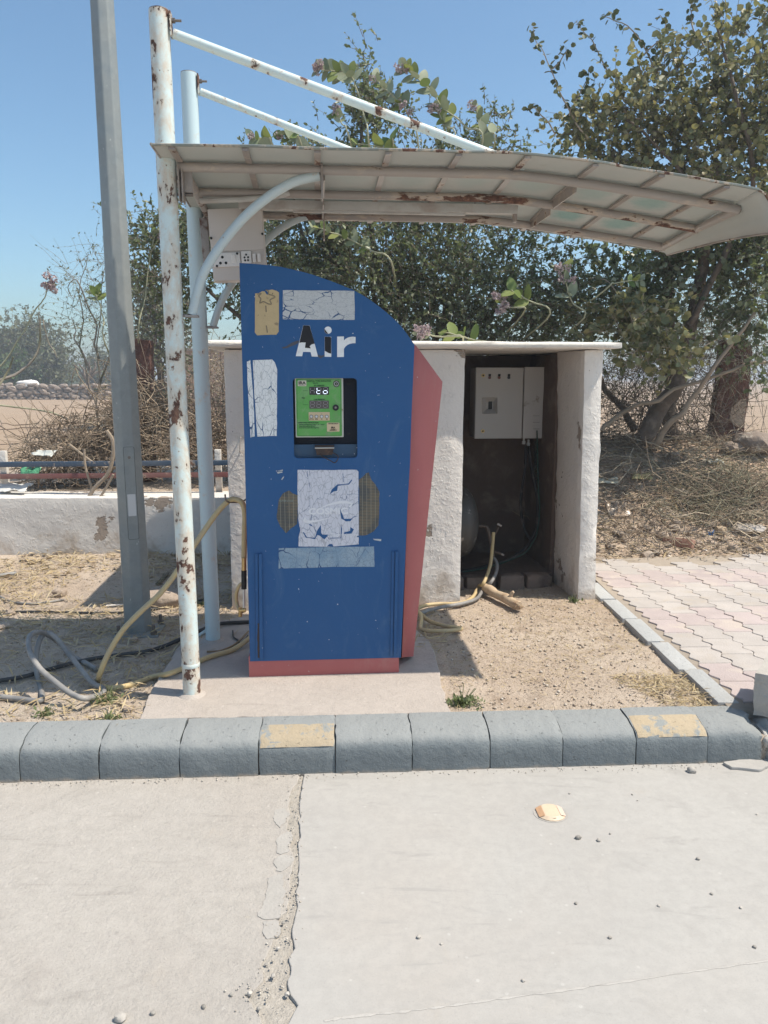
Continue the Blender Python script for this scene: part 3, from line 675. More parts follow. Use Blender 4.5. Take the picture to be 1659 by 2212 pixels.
# ================================================================== tyre inflator kiosk
K0 = Zp(538, 1463, .146); K1 = Zp(864, 1453, .146)
KX = (K1 - K0).normalized(); KY = Vector((-KX.y, KX.x, 0))
KF = frame((K0.x, K0.y, 0), KX, ZU)                     # x right, y up, z towards the viewer
def kq(u, v, d=0):
    """photo pixel on the plane d behind the front panel -> local (x, z)"""
    q = PL(u, v, K0 + KY * d, KY) - K0; return q.dot(KX), q.z + K0.z
def KL(px, d=0): return [kq(u, v, d) for u, v in px]
def KFd(d): return KF @ Matrix.Translation((0, 0, d))
def m_paint(name, a, b, dust_or_light, dk):
    m = Mat(name, .42, 0, .35)
    c = m.mix(m.noise(2.2, 5, .6), a, b)
    c = m.mix(m.math('MULTIPLY', m.ss(m.noise(1.6, 5, .6, .8), .42, .7), .45), c, m.mix(.16, b, dust_or_light))
    sw = m.noise(5, 7, .7, 2.5, m.map((1, 1, .5), (0, .5, 0)))
    c = m.mix(m.math('MULTIPLY', m.ss(sw, .5, .85), dk), c, dust_or_light)
    z = m.sep(m.co, 2)
    c = m.mix(m.math('MULTIPLY', m.ss(m.math('ADD', m.noise(6, 7, .7), m.math('MULTIPLY', z, -.25)), .5, .75), dk * .9), c, dust_or_light)
    c = m.mix(m.ss(m.noise(75, 3, .5), .735, .76), c, (.60, .60, .60))
    rn = m.noise(11, 8, .7); c = m.mix(m.math('MULTIPLY', m.ss(rn, .70, .73), .8), c, (.09, .045, .03))
    m.col(c).rgh(m.ss(sw, -.6, 1.4)).bump(m.noise(55, 4), .0006); return m.m
MT['kblue'] = m_paint('kiosk_blue', (.0125, .078, .215), (.017, .092, .245), (.125, .20, .31), .46)
MT['kred'] = m_paint('kiosk_red', (.40, .105, .10), (.47, .145, .135), (.46, .27, .23), .35)
ki = thing('tyre_inflator', 'blue and red tyre inflator kiosk with curved top and Air lettering', 'tyre inflator', ((K0 + K1) / 2))
topc = [(517, 568), (540, 569), (562, 571), (584, 573), (606, 576), (628, 581), (650, 586), (672, 592), (694, 599.5), (716, 607), (738, 616), (752, 621.5), (766, 627.5), (783, 637), (800, 648), (818, 661), (835, 674.5), (850, 688), (865, 703), (880, 722), (895.5, 745)]
rightc = [(895, 760), (892, 830), (889, 900), (886, 1000), (880, 1100), (876, 1200), (871, 1310), (866, 1421)]
OUT = KL([(540, 1429), (534, 1200), (529, 1000), (523, 780)] + topc + rightc)
def rrect(x0, y0, x1, y1, r, n=4):
    P = []
    for cx, cy, a0 in ((x1 - r, y1 - r, 0), (x0 + r, y1 - r, 90), (x0 + r, y0 + r, 180), (x1 - r, y0 + r, 270)):
        for k in range(n + 1): t = math.radians(a0 + 90 * k / n); P.append((cx + r * math.cos(t), cy + r * math.sin(t)))
    return P
hx0, hz1 = kq(632, 817); hx1, hz0 = kq(772, 989)
front = plate('front_panel', OUT, MT['kblue'], KFd(0), .022, [rrect(hx0, hz0, hx1, hz1, .016)], .0015, ki)
# red body widening behind the blue panel
rp0 = KL([(895, 747), (891, 830), (880, 1100), (868, 1419)], .03); rp1 = KL([(900, 748), (956, 825), (926, 1100), (893, 1418)], .17)
bx0 = [(OUT[0][0] + .012, .242), (kq(519, 575)[0] + .012, kq(540, 576)[1])]
FB = [(bx0[0][0], .242), (bx0[1][0], bx0[1][1])] + [(x, z - .012) for x, z in KL([(640, 590), (765, 634), (850, 695)])] + rp0
BB = [(bx0[0][0] + .01, .242), (bx0[1][0] + .01, bx0[1][1] - .10)] + [(x, z - .05) for x, z in KL([(640, 610), (765, 650), (850, 705)])] + rp1
mb = MB(); n = len(FB); W = lambda p, d: K0 + KX * p[0] + KY * d + ZU * (p[1] - K0.z)
mb.add([W(p, .022) for p in FB] + [W(p, .17) for p in BB] + [W((p[0], p[1]), .34) for p in BB],
       [tuple((i, (i + 1) % n, n + (i + 1) % n, n + i)) for i in range(n) if i != -1] + [tuple((n + i, n + (i + 1) % n, 2 * n + (i + 1) % n, 2 * n + i)) for i in range(n)] + [tuple(range(2 * n, 3 * n))])
body = mb.build('body', MT['kred'], ki, 25)
so_ = body.modifiers.new('sheet', 'SOLIDIFY'); so_.thickness = .002
plx = [kq(538, 1463)[0], kq(862, 1453)[0]]
mb = MB(); c = K0 + KX * (plx[0] + plx[1]) / 2 + KY * .16; c.z = .195
mb.box(c, (plx[1] - plx[0], .315, .10), Matrix((KX, KY, ZU)).transposed(), .003); mb.build('plinth', MT['kred'], ki)
# window recess
MT['knavy'] = simple('dark_navy', (.010, .014, .026), .6)
plate('recess_back', rrect(hx0 - .02, hz0 + .02, hx1 + .02, hz1 + .02, .01), MT['knavy'], KFd(-.06), .003, parent=ki)
for x in (hx0 - .012, hx1 + .012):
    mb = MB(); c = K0 + KX * x + KY * .045; c.z = (hz0 + hz1) / 2; mb.box(c, (.004, .05, hz1 - hz0 + .04), Matrix((KX, KY, ZU)).transposed()); mb.build('recess_side', MT['knavy'], ki)
mb = MB(); c = K0 + KX * (hx0 + hx1) / 2 + KY * .043; c.z = hz1 + .012; mb.box(c, (hx1 - hx0 + .03, .04, .004), Matrix((KX, KY, ZU)).transposed()); mb.build('recess_top', MT['knavy'], ki)
sx0, sz1 = kq(634, 961, .012); sx1, _ = kq(771, 961, .012)
plate('lower_flap', [(hx0 - .01, hz0 - .01), (hx1 + .01, hz0 - .01), (hx1 + .01, sz1), (hx0 - .01, sz1)], m_paint('flap_blue', (.03, .07, .13), (.04, .09, .15), (.18, .17, .15), .5), KFd(-.024), .004, parent=ki)
for v in (1529, 1728):
    x, z = kq((1130 + 1345 / 5.184) * .5422, v * .5422, .058); plate('slot', rrect(x - .008, z - .0035, x + .008, z + .0035, .002), MT['dark'], KFd(-.056), .002, parent=ki)
# display unit
def dq(a, b, d=.012): return kq((1130 + a / 5.184) * .5422, (1480 + b / 5.184) * .5422, d)
def drect(name, a0, b0, a1, b1, mat, lift, r=.002, thick=.0012, parent=None):
    x0, z1 = dq(a0, b0); x1, z0 = dq(a1, b1); return plate(name, rrect(x0, z0, x1, z1, r), mat, KFd(-.012 + lift), thick, parent=parent)
MT['alu'] = simple('worn_aluminium', (.50, .47, .42), .5, .4, dirt=[((.22, .13, .08), 30, .6, .7)])
mg = Mat('green_print', .35, 0, .4); gcol = mg.mix(mg.ss(mg.noise(16, 5, .6, 1.0), .45, .75), (.11, .36, .075), (.22, .36, .16)); gcol = mg.mix(mg.ss(mg.noise(9, 6, .7), .55, .75), gcol, (.20, .26, .14)); mg.col(gcol).bump(mg.noise(120, 3), .0003)
MT['green'] = mg.m; MT['ink'] = simple('dark_green_ink', (.012, .05, .025), .5, var=0, bd=0); MT['black'] = simple('black_ink', (.014, .013, .013), .5, var=0, bd=0)
MT['tan'] = simple('tan_label', (.62, .47, .29), .5, var=.08, bd=0); MT['cream'] = simple('cream_label', (.66, .60, .47), .5, var=.05, bd=0)
du = drect('display_unit', 228, 133, 1240, 1355, MT['alu'], 0, .004, .03, ki)
gp = drect('green_face', 250, 148, 1205, 1335, MT['green'], .0014, .005, .0012, du)
x0, z1 = dq(272, 165); x1, z0 = dq(1188, 1318)
plate('ink_border', rrect(x0, z0, x1, z1, .004), MT['ink'], KFd(-.012 + .0019), .0004, [rrect(x0 + .0008, z0 + .0008, x1 - .0008, z1 - .0008, .0035)], parent=gp)
lb = drect('maker_label', 292, 187, 470, 303, MT['cream'], .0024, .002, .001, du)
def dtext(s, a, b, size, mat, parent, lift=.003, al='CENTER', sx=1, bold=0):
    x, z = dq(a, b); return text('lettering', s, mat, KFd(-.012 + lift) @ Matrix.Translation((x, z, 0)), size, .0005, parent, al, sx, bold)
dtext('IRA', 380, 238, .0175, MT['black'], lb, .0034, sx=1.15, bold=.0006); dtext('INSTRUMENTS', 380, 283, .0042, MT['black'], lb, .0034)
for s, a, b, z, al in (('DIGITAL TYRE INFLATOR', 728, 200, .0092, 'CENTER'), ('Get Air', 660, 240, .0075, 'CENTER'), ('SET PRESSURE', 735, 292, .0072, 'CENTER'), ('PSI', 405, 552, .0105, 'CENTER'),
                       ('TYRE PRESSURE', 735, 580, .0068, 'CENTER'), ('OPERATING INSTRUCTION', 300, 1060, .0072, 'LEFT'), ('Set the required pressure using  +  or  -  button', 325, 1098, .006, 'LEFT'),
                       ('Insert the nozzle to the tyre', 325, 1130, .006, 'LEFT'), ('Remove the nozzle after long beep', 325, 1163, .006, 'LEFT')):
    dtext(s, a, b, z, MT['ink'], gp, .0024, al, sx=.93 if len(s) > 40 else 1, bold=.0002)
for a0, b0, a1, b1 in ((400, 393, 404, 520), (400, 585, 404, 687), (400, 393, 500, 398), (400, 684, 510, 688)): drect('bracket_line', a0, b0, a1, b1, MT['ink'], .0022, .0002, .0004, gp)
lcd = simple('display_glass', (.03, .028, .027), .25, bd=0, var=0, spec=.5); lcd2 = simple('dusty_display_glass', (.105, .085, .078), .35, bd=0, var=.1)
seg_off = simple('unlit_segment', (.30, .28, .27), .5, bd=0, var=0); seg_on = Mat('lit_segment', .4); seg_on.col((.9, .92, 1)); seg_on.p.inputs['Emission Color'].default_value = (.74, .86, 1, 1); seg_on.p.inputs['Emission Strength'].default_value = 1.2
for b0, mt, lit in ((316, lcd, {1: 'fegd', 2: 'gedc'}), (601, lcd2, {})):
    wd_ = drect('display_window', 530, b0, 937, b0 + 166, mt, .0024, .0005, .001, du)
    for k, ac in enumerate((595, 727, 862)):
        w, h, t = 40, 64, 5; bc = b0 + 78
        for sname, (ax, bx, aw, bh) in dict(a=(0, -h, w * .7, t), g=(0, 0, w * .7, t), d=(0, h, w * .7, t), f=(-w, -h / 2, t, h * .38), b=(w, -h / 2, t, h * .38), e=(-w, h / 2, t, h * .38), c=(w, h / 2, t, h * .38)).items():
            sk = -ax * 0 + bx * -.08
            if k == 0 and sname in 'ad' and b0 == 316: continue
            drect('segment', ac + ax + sk - aw, bc + bx - bh, ac + ax + sk + aw, bc + bx + bh, seg_on.m if sname in lit.get(k, '') else seg_off, .0030, .0004, .0005, wd_)
bp_ = drect('button_plate', 517, 840, 953, 1012, MT['tan'], .0024, .002, .001, du)
def disc(name, a, b, r, mat, d0, d1, parent, n=18, r2=None):
    x, z = dq(a, b); p = K0 + KX * x; p.z = z; mb = MB(); mb.tube([p - KY * (d0 - .012), p - KY * (d1 - .012)], [r, r2 or r], n); return mb.build(name, mat, parent, 40)
MT['btn'] = simple('silver_button', (.62, .62, .60), .35, .4, bd=0); MT['ring'] = simple('grey_ring', (.22, .21, .20), .5, bd=0)
for a, s in ((572, 'FLAT TYRE'), (679, 'MODE'), (786, 'OK'), (892, 'LESS')):
    rg = disc('button', a, 930, .0078, MT['ring'], .0024, .004, du); disc('button_cap', a, 930, .0055, MT['btn'], .004, .0075, rg, r2=.0046)
    dtext(s, a, 985, .0042, MT['black'], bp_, .0032, bold=.0002)
x, z = dq(785, 870); plate('tick_mark', [(x - .003, z), (x - .001, z - .002), (x + .004, z + .004), (x - .001, z - .0005)], MT['black'], KFd(-.0088), .0004, parent=bp_)
o = disc('key_lock', 1075, 745, .0135, MT['dark'], .0014, .008, du); disc('lock_core', 1075, 745, .005, MT['steel'], .008, .010, o)
o = disc('emblem', 1090, 255, .0145, MT['black'], .0014, .0024, du); disc('emblem_ring', 1090, 255, .0098, simple('emblem_grey', (.42, .44, .40), .5, bd=0), .0024, .003, o); disc('emblem_core', 1090, 255, .0068, MT['black'], .003, .0035, o)
for k in range(12):
    t = k * math.pi / 6; disc('emblem_star', 1090 + 55 * math.cos(t), 255 + 55 * math.sin(t), .0011, MT['cream'], .0024, .0029, o, 6)
dtext('S', 1090, 256, .009, MT['cream'], o, .0040)
ll = drect('support_label', 893, 1057, 1155, 1240, MT['tan'], .0024, .003, .001, du)
dtext('CUSTOMER SUPPORT', 1024, 1078, .0046, MT['black'], ll, .0034, bold=.0002); dtext('IRA', 1022, 1160, .0105, MT['black'], ll, .0034, sx=1.1, bold=.0004); dtext('TOLL FREE', 1022, 1194, .0042, MT['black'], ll, .0034); dtext('1800-2000-137', 1022, 1212, .0052, MT['black'], ll, .0034, bold=.0002)
# rusty binder clip with its wire loop
MT['rustclip'] = simple('rusty_clip', (.06, .045, .042), .6, .3, dirt=[((.11, .07, .055), 40, .5, .7)])
cx, cz = kq(701, 966); p = K0 + KX * cx; p.z = cz
cl = tag(bpy.data.objects.new('binder_clip', None), 'rusty binder clip gripping the lower edge of the kiosk window', 'binder clip'); COL.objects.link(cl); cl.location = p
mb = MB(); mb.add([p + KX * x - KY * y + ZU * z for x, y, z in ((-.042, -.03, .008), (.042, -.03, .008), (.042, .016, .008), (-.042, .016, .008), (-.034, .004, -.034), (.034, .004, -.034), (.034, -.004, -.034), (-.034, -.004, -.034))],
    [(0, 1, 2, 3), (3, 2, 5, 4), (4, 5, 6, 7), (7, 6, 1, 0), (2, 1, 6, 5), (0, 3, 4, 7)]); mb.build('jaw', MT['rustclip'], cl, 0)
mb = MB(); mb.tube([p + KX * -.042 - KY * .017 - ZU * .002, p + KX * .042 - KY * .017 - ZU * .002], .003, 8); mb.build('lip', MT['alu'], cl)
lp = [p + KX * ((u - 701) * .0021) - KY * .014 + ZU * ((966 - v) * .0021) for u, v in ((690, 978), (697, 985), (712, 993), (721, 998), (727, 993), (729, 985), (722, 979), (714, 976))]
mb = MB(); mb.tube(spline(lp, 4), .0021, 6); mb.build('wire_loop', MT['rustclip'], cl)
# strips at the foot of the panel
for u0, u1, v0, v1 in ((550.5, 566, 1195, 1422), (846, 860, 1190, 1415)):
    um = (u0 + u1) / 2
    for a, b, t in ((u0 + .5, um - .6, .006), (um + .6, u1, .011)):
        q = KL([(a + (3 if u0 < 600 else -4) * 0, v0), (b, v0), (b + (2.5 if u0 < 600 else -4), v1), (a + (2.5 if u0 < 600 else -4), v1)]); plate('guide_strip', q, MT['kblue'], KFd(t), t - .001, bev=.001, parent=ki)
    q = KL([(um - 2, v0 + 150), (um + 3, v0 + 150), (um + 3, v1 - 2), (um - 2, v1 - 2)]); plate('rust_line', rough_line(q + [q[0]], .004, .01, 3)[:-1], MT['rustclip'], KFd(.0068), .0012, parent=ki)
# lettering Air, cut sheet half broken away
def aq(a, b): return kq((980 + a / 3.53) * .5422, (1130 + b / 3.53) * .5422)
mw = Mat('white_letter', .5, 0, .3); mw.col(mw.mix(mw.ss(mw.noise(22, 6, .6), .45, .8), (.80, .79, .77), (.62, .58, .54))); MT['white'] = mw.m
MT['ldark'] = simple('letter_opening', (.017, .017, .020), .7, bd=0)
def curve(c, r, a0, a1, n): return [(c[0] + r * math.cos(math.radians(a0 + (a1 - a0) * k / n)), c[1] + r * math.sin(math.radians(a0 + (a1 - a0) * k / n))) for k in range(n + 1)]
L_A = [(805, 585), (898, 588), (1013, 1028), (925, 1025), (908, 962), (803, 960), (790, 1022), (700, 1020)]
L_r = [(1282, 745), (1377, 743), (1377, 800), (1400, 777), (1430, 760), (1470, 749), (1505, 746), (1541, 750), (1540, 838), (1500, 838), (1465, 846), (1430, 860), (1400, 885), (1377, 918), (1377, 1031), (1282, 1033)]
L_i = [(1105, 745), (1199, 748), (1200, 1030), (1107, 1028)]; L_d = curve((1153, 655), 52, 0, 342, 19)
for nm, L_, D_ in (('letter_a', L_A, [(807, 587), (896, 590), (966, 845), (925, 853), (895, 880), (912, 911), (830, 902), (840, 828), (780, 827), (750, 834)]),
                   ('letter_i', L_i, [(1107, 747), (1190, 750), (1198, 765), (1197, 985), (1160, 975), (1109, 945)]), ('letter_i_dot', L_d, curve((1153, 655), 50, 88, 200, 9)), ('letter_r', L_r, None)):
    o = plate(nm, [aq(a, b) for a, b in L_], MT['white'], KFd(.0012), .002, parent=ki)
    if D_: plate('broken_opening', [aq(a, b) for a, b in D_], MT['ldark'], KFd(.0020), .0008, parent=o)
for q in ([(500, 890), (560, 880), (640, 840), (740, 800), (735, 840), (660, 870), (590, 910), (520, 920)], [(1010, 1000), (1060, 1015), (1105, 1000), (1105, 1025), (1050, 1060), (1015, 1030)]):
    plate('grime_smear', rough_line([aq(a, b) for a, b in q + [q[0]]], .005, .004, 6)[:-1], simple('smear', (.085, .085, .10), .8), KFd(.0009), .0008, parent=ki)
# weathered stickers
def m_sticker(name, a, scale, wide, mp=(1, 1, 1), fine=None, holes=None, tint=None):
    m = Mat(name, .6, 0, .3); co = m.map(mp)
    dn = m.N.new('ShaderNodeTexNoise'); dn.inputs['Scale'].default_value = 9; dn.inputs['Detail'].default_value = 5; m.L(co, dn.inputs[0])
    ad = m.N.new('ShaderNodeMix'); ad.data_type = 'VECTOR'; ad.inputs[0].default_value = .055; m.L(co, ad.inputs[4]); m.L(dn.outputs['Color'], ad.inputs[5]); cd_ = ad.outputs[1]
    e = m.vor(scale, 'DISTANCE_TO_EDGE', cd_); wn_ = m.noise(7, 3)
    w = m.ss(m.math('SUBTRACT', e, m.math('MULTIPLY', m.ss(wn_, .45, .75), wide)), -.012, .016)
    c = m.mix(m.noise(10, 5), sc3(a, .93), a)
    if tint: c = m.mix(m.ss(m.noise(6, 6, .65), .4, .65), c, tint)
    if fine: f = m.vor(fine, 'DISTANCE_TO_EDGE', cd_); c = m.mix(m.math('MULTIPLY', m.ss(f, .05, .012), .55), c, sc3(a, .42))
    if holes: w = m.math('MULTIPLY', w, m.ss(m.noise(holes[0], 5, .55, .5), holes[1], holes[1] - .012))
    m.col(m.mix(w, (.035, .085, .19), c)).bump(w, .0008); return m.m
MT['st_top'] = m_sticker('cracked_grey_sticker', (.56, .56, .55), 30, .10, (.7, 1, 1.5), 130)
MT['st_side'] = m_sticker('cracked_white_sticker', (.80, .79, .77), 17, .08, (1.7, 1, .8), 44)
MT['st_cos'] = m_sticker('cracked_lilac_sticker', (.66, .645, .69), 15, .012, (1.6, 1, .7), 40, (8.5, .655))
MT['st_low'] = m_sticker('crazed_blue_sticker', (.32, .40, .47), 13, .04, (1.4, 1, .9), 62, (14, .74), (.20, .30, .40))
def sticker(name, px, mat, lift=.0012, amp=.002, parent=ki): q = KL(px); return plate(name, rough_line(q + [q[0]], amp, .006, 4)[:-1], mat, KFd(lift), .001, parent=parent)
sticker('sticker', [(611, 627), (766, 628), (766, 691), (611, 690)], MT['st_top'])['label'] = 'cracked grey sticker beside the tan label'
sticker('sticker', [(533, 781), (541, 778), (545, 830), (549, 890), (550, 943), (541, 945), (537, 870)], MT['st_side'])
sticker('sticker', [(546, 778), (588, 776), (594, 783), (599, 798), (598, 942), (556, 943), (550, 860)], MT['st_side'])['label'] = 'tall white sticker cracked like dry mud'
MT['st_tan'] = simple('tan_peeling_label', (.52, .385, .21), .7, vs_=14, dirt=[((.16, .115, .07), 55, .66, .70), ((.30, .22, .13), 18, .62, .68)])
tl = sticker('sticker', [(551, 634), (559, 633), (566, 629), (572, 629), (577, 637), (580, 634), (575, 627), (588, 625), (598, 628), (603, 632), (602, 716), (597, 723), (556, 724), (551, 718)], MT['st_tan']); tl['label'] = 'tan peeling label with grey glue squiggles'
gl = simple('grey_glue', (.25, .20, .13), .7)
for q in ([(160, 150), (215, 140), (180, 175), (210, 215), (195, 275), (250, 255), (320, 290), (360, 285), (340, 230), (410, 190), (350, 160), (320, 150), (310, 100), (275, 95)], [(278, 310), (285, 400)], [(285, 590), (300, 690)]):
    P = [aq(a, b) for a, b in q]; mb = MB(); pts = spline([(K0 + KX * x + ZU * (z - K0.z)) - KY * .0015 for x, z in P], 4); mb.tube(pts, .0026, 5); mb.build('glue_trace', gl, tl)
cs = sticker('sticker', [(643, 1015), (770, 1015), (774, 1019), (775, 1176), (710, 1181), (645, 1180), (645, 1160), (649, 1145), (644, 1120), (643, 1060)], MT['st_cos'], .0014); cs['label'] = 'large flaking white sticker with pale lettering'
MT['st_hatch'] = None
mh = Mat('brown_print_remains', .75); lines = mh.sep(mh.co, 2)
wv = mh.math('SINE', mh.math('MULTIPLY', lines, 920.)); wx = mh.math('SINE', mh.math('MULTIPLY', mh.sep(mh.co, 0), 330.))
hc = mh.mix(mh.ss(mh.noise(20, 5), .4, .62), (.20, .155, .10), (.11, .10, .085)); hc = mh.mix(mh.math('MULTIPLY', mh.ss(wv, .2, .8), .8), hc, (.035, .055, .075)); hc = mh.mix(mh.math('MULTIPLY', mh.ss(wx, .93, 1.), .6), hc, (.42, .40, .30)); mh.col(hc)
sticker('sticker', [(644, 1070), (632, 1064), (625, 1059), (612, 1066), (602, 1080), (599, 1100), (599, 1120), (605, 1138), (618, 1152), (628, 1142), (642, 1132)], mh.m, .001, .004)['label'] = 'brown hatched print remains left of the white sticker'
sticker('sticker', [(776, 1036), (783, 1030), (790, 1022), (797, 1020), (802, 1036), (812, 1046), (819, 1062), (820, 1090), (819, 1110), (818, 1135), (808, 1148), (790, 1156), (776, 1157)], mh.m, .001, .004)['label'] = 'brown hatched print remains right of the white sticker'
sticker('sticker', [(602, 1184), (700, 1182), (808, 1180), (809, 1224), (704, 1225), (602, 1228)], MT['st_low'])['label'] = 'crazed bluish strip sticker under the white sheet'
for px in ([(596, 1017), (612, 1014), (610, 1021), (600, 1023)], [(806, 1163), (824, 1165), (823, 1169), (808, 1167)], [(608, 1035), (613, 1027), (614, 1030), (609, 1037)]): sticker('sticker_scrap', px, MT['st_top'], .001, .004)
def cq(a, b): return kq((1080 + a / 3.607) * .5422, (1840 + b / 3.607) * .5422)
for q in ([(845, 465), (870, 400), (950, 325), (1040, 320), (1110, 310), (1160, 250), (1165, 265), (1120, 325), (1060, 328), (960, 345), (950, 415), (900, 425)], [(985, 665), (1000, 690), (1050, 820), (1150, 815), (1190, 785), (1250, 775), (1180, 800), (1140, 850), (1075, 855), (1040, 830), (1010, 815), (1000, 760)],
          [(715, 905), (720, 1020), (740, 1045), (830, 1045), (765, 1115), (700, 1060), (665, 1050), (630, 1110), (560, 1095), (500, 1090), (455, 1010), (470, 1010), (520, 1085), (630, 1090), (660, 990)], [(1140, 935), (1190, 970), (1155, 1030), (1050, 1035), (1045, 1015), (1135, 990)], [(800, 1215), (840, 1180), (880, 1180), (895, 1215)],
          [(1005, 900), (1020, 960), (1010, 1095), (850, 1100), (845, 1090), (1000, 1090)], [(640, 985), (580, 900), (540, 895), (545, 905), (600, 930), (650, 990)], [(520, 130), (528, 215), (520, 215), (514, 135)], [(1035, 160), (1042, 290), (1034, 290), (1030, 170)], [(540, 260), (552, 330), (575, 400), (545, 330)]):
    plate('missing_flake', [cq(a, b) for a, b in q], MT['kblue'], KFd(.0022), .0008, parent=cs)
mw2 = simple('white_print', (.76, .74, .75), .5, bd=0, var=.04)
x, z = cq(822, 712); text('lettering', 'COSMIC', mw2, KFd(.0019) @ Matrix.Translation((x, z, 0)), .0385, .0006, cs, sx=1.22, bold=.0016)
x, z = cq(1020, 1048); text('lettering', 'c Technologies', mw2, KFd(.0019) @ Matrix.Translation((x, z, 0)), .023, .0006, cs, sx=.95)
for q, w in (([(715, 660), (800, 625), (900, 595), (1000, 578), (1090, 580), (1165, 600), (1130, 650)], (3, 9, 14, 20, 17, 13, 20)), ([(470, 860), (500, 815), (490, 850), (560, 860), (680, 845), (850, 800)], (16, 28, 26, 18, 10, 3))):
    P = [cq(a, b) for a, b in q]; mb = MB(); n = len(P); V = []
    for k in range(n):
        a, b = Vector(P[max(k - 1, 0)]), Vector(P[min(k + 1, n - 1)]); d = (b - a).normalized(); h = w[k] * .00017 * 1.9
        V += [W((P[k][0] - d.y * h, P[k][1] + d.x * h), -.0019), W((P[k][0] + d.y * h, P[k][1] - d.x * h), -.0019)]
    mb.add(V, [(2 * k, 2 * k + 1, 2 * k + 3, 2 * k + 2) for k in range(n - 1)]); mb.build('swoosh', mw2, cs, 0)
x, z = kq(618, 1082); text('lettering', 'MOTOR CYCLE', simple('teal_ink', (.20, .30, .29), .6, bd=0), KFd(.0016) @ Matrix.Translation((x, z, 0)), .011, .0005, ki, sx=.8)
for a, b in ((590, 1120), (800, 1290)): pass
x, z = kq(907, 860, .1); p_ = KL([(905, 842), (911, 838), (909, 856), (913, 862), (907, 868), (908, 872), (902, 874), (905, 862)], .095)

# ================================================================== lamp pole
pb = Zp(299, 1360, .135); pt = Yp(220, 0, pb.y - .02); ax = (pt - pb).normalized()
lp = thing('lamp_pole', 'tall octagonal galvanized steel lamp pole bolted to a base plate', 'lamp pole', pb)
def m_galv():
    m = Mat('galvanized_steel', .5, .25, .5)
    c = m.mix(m.vor(38, out='Color'), (.225, .24, .235), (.30, .315, .305)); c = m.mix(.6, c, m.mix(m.noise(9, 6, .7, 0, m.map((1, 1, .25))), (.20, .215, .21), (.31, .325, .315)))
    c = m.mix(m.ss(m.noise(55, 4, .6, 0, m.map((1, 1, .35))), .68, .74), c, (.55, .55, .53))
    m.col(c).rgh(m.ss(m.noise(12, 5), -.3, 1.3)).bump(m.noise(20, 5), .0012); return m.m
MT['galv'] = m_galv()
mb = MB(); top = pb + ax * 7.0; V = []
for k, (p, r) in enumerate(((pb, .0765), (pb + ax * 3.5, .055), (top, .036))):
    for i in range(8): t = math.radians(i * 45 + 44); V.append(p + Vector((math.cos(t), math.sin(t), 0)) * r)
mb.add(V, [(k * 8 + i, k * 8 + (i + 1) % 8, k * 8 + 8 + (i + 1) % 8, k * 8 + 8 + i) for k in range(2) for i in range(8)] + [tuple(range(16, 24))]); sf = mb.build('shaft', MT['galv'], lp, 0)
bvm = sf.modifiers.new('round', 'BEVEL'); bvm.width = .006; bvm.segments = 2; bvm.limit_method = 'ANGLE'
mb = MB(); mb.box(pb + Vector((.01, 0, -.006)), (.235, .235, .014), Matrix.Rotation(.08, 3, 'Z'), .002); mb.build('base_plate', MT['galv'], lp)
for dx in (-1, 1):
    for dy in (-1, 1):
        q = pb + Matrix.Rotation(.08, 3, 'Z') @ Vector((.01 + dx * .092, dy * .092, 0)); mb = MB(); mb.cyl(q, q + ZU * .055, .009, 8); mb.cyl(q + ZU * .002, q + ZU * .022, .018, 6); mb.build('anchor_bolt', MT['bolt'], lp, 30)
# hatch on the facet that faces the kerb
fa = math.radians(-90 + 12 - 12 + 0); 
def facet(ang, z):                                    # centre of a facet at height z
    r = (.0765 - .0061 * (z - pb.z)) * math.cos(math.radians(22.5)); return pb + ax * (z - pb.z) + Vector((math.cos(ang), math.sin(ang), 0)) * r
fang = math.radians(44 + 45 * 5 + 22.5)
fx = Vector((-math.sin(fang), math.cos(fang), 0)); zl, zh = Yp(285, 1165, pb.y - .07).z, Yp(280, 966, pb.y - .07).z
HF = frame(facet(fang, (zl + zh) / 2), fx, facet(fang, zh) - facet(fang, zl))
hh = (zh - zl) / 2
ho = plate('hatch', rrect(-.0255, -hh, .0255, hh, .008), MT['galv'], HF @ Matrix.Translation((0, 0, .0016)), .002, bev=.0004, parent=lp)
plate('hatch_gap', rrect(-.0272, -hh - .0016, .0272, hh + .0016, .009), MT['dark'], HF @ Matrix.Translation((0, 0, .0006)), .001, [rrect(-.0257, -hh - .0002, .0257, hh + .0002, .008)], parent=lp)
plate('number_plate', rrect(-.020, -hh * .25 - .058, .020, -hh * .25 + .058, .003), simple('white_plate', (.60, .59, .57), .5, bd=0, var=.04), HF @ Matrix.Translation((0, 0, .0032)), .0015, parent=ho)
q = HF @ Vector((0, hh * .78, .001)); mb = MB(); mb.cyl(q, q + HF.to_3x3() @ Vector((0, 0, .005)), .0075, 12); mb.build('hatch_screw', MT['bolt'], ho)

# ================================================================== control cabinet inside the shelter
cd0 = 5.36
c0 = Yp(1028, 872, cd0); ca_ = .085; XU = Vector((math.cos(ca_), math.sin(ca_), 0)); XV = Vector((-XU.y, XU.x, 0)); XR = Matrix((XU, XV, ZU)).transposed()
cq0 = PL(1028, 872, c0, XV)
def xq(u, v): q = PL(u, v, cq0, XV) - cq0; return q.dot(XU), q.z + cq0.z
def XW(x, d, z): return Vector((cq0.x, cq0.y, 0)) + XU * x + XV * d + ZU * z
def zx(a, b): return (1880 + a / 4.608) * .5422, (1420 + b / 4.608) * .5422
def xz(a, b): return xq(*zx(a, b))
MT['cab'] = simple('grey_powder_coat', (.46, .435, .41), .5, vs_=3, var=.07, bs=220, bd=.0003, dirt=[((.25, .21, .165), 7, .66, .75)])
x0, z1 = xz(78, 205); x1, _ = xz(950, 190); _, z0 = xz(78, 1510); x2, _ = xz(1392, 172)
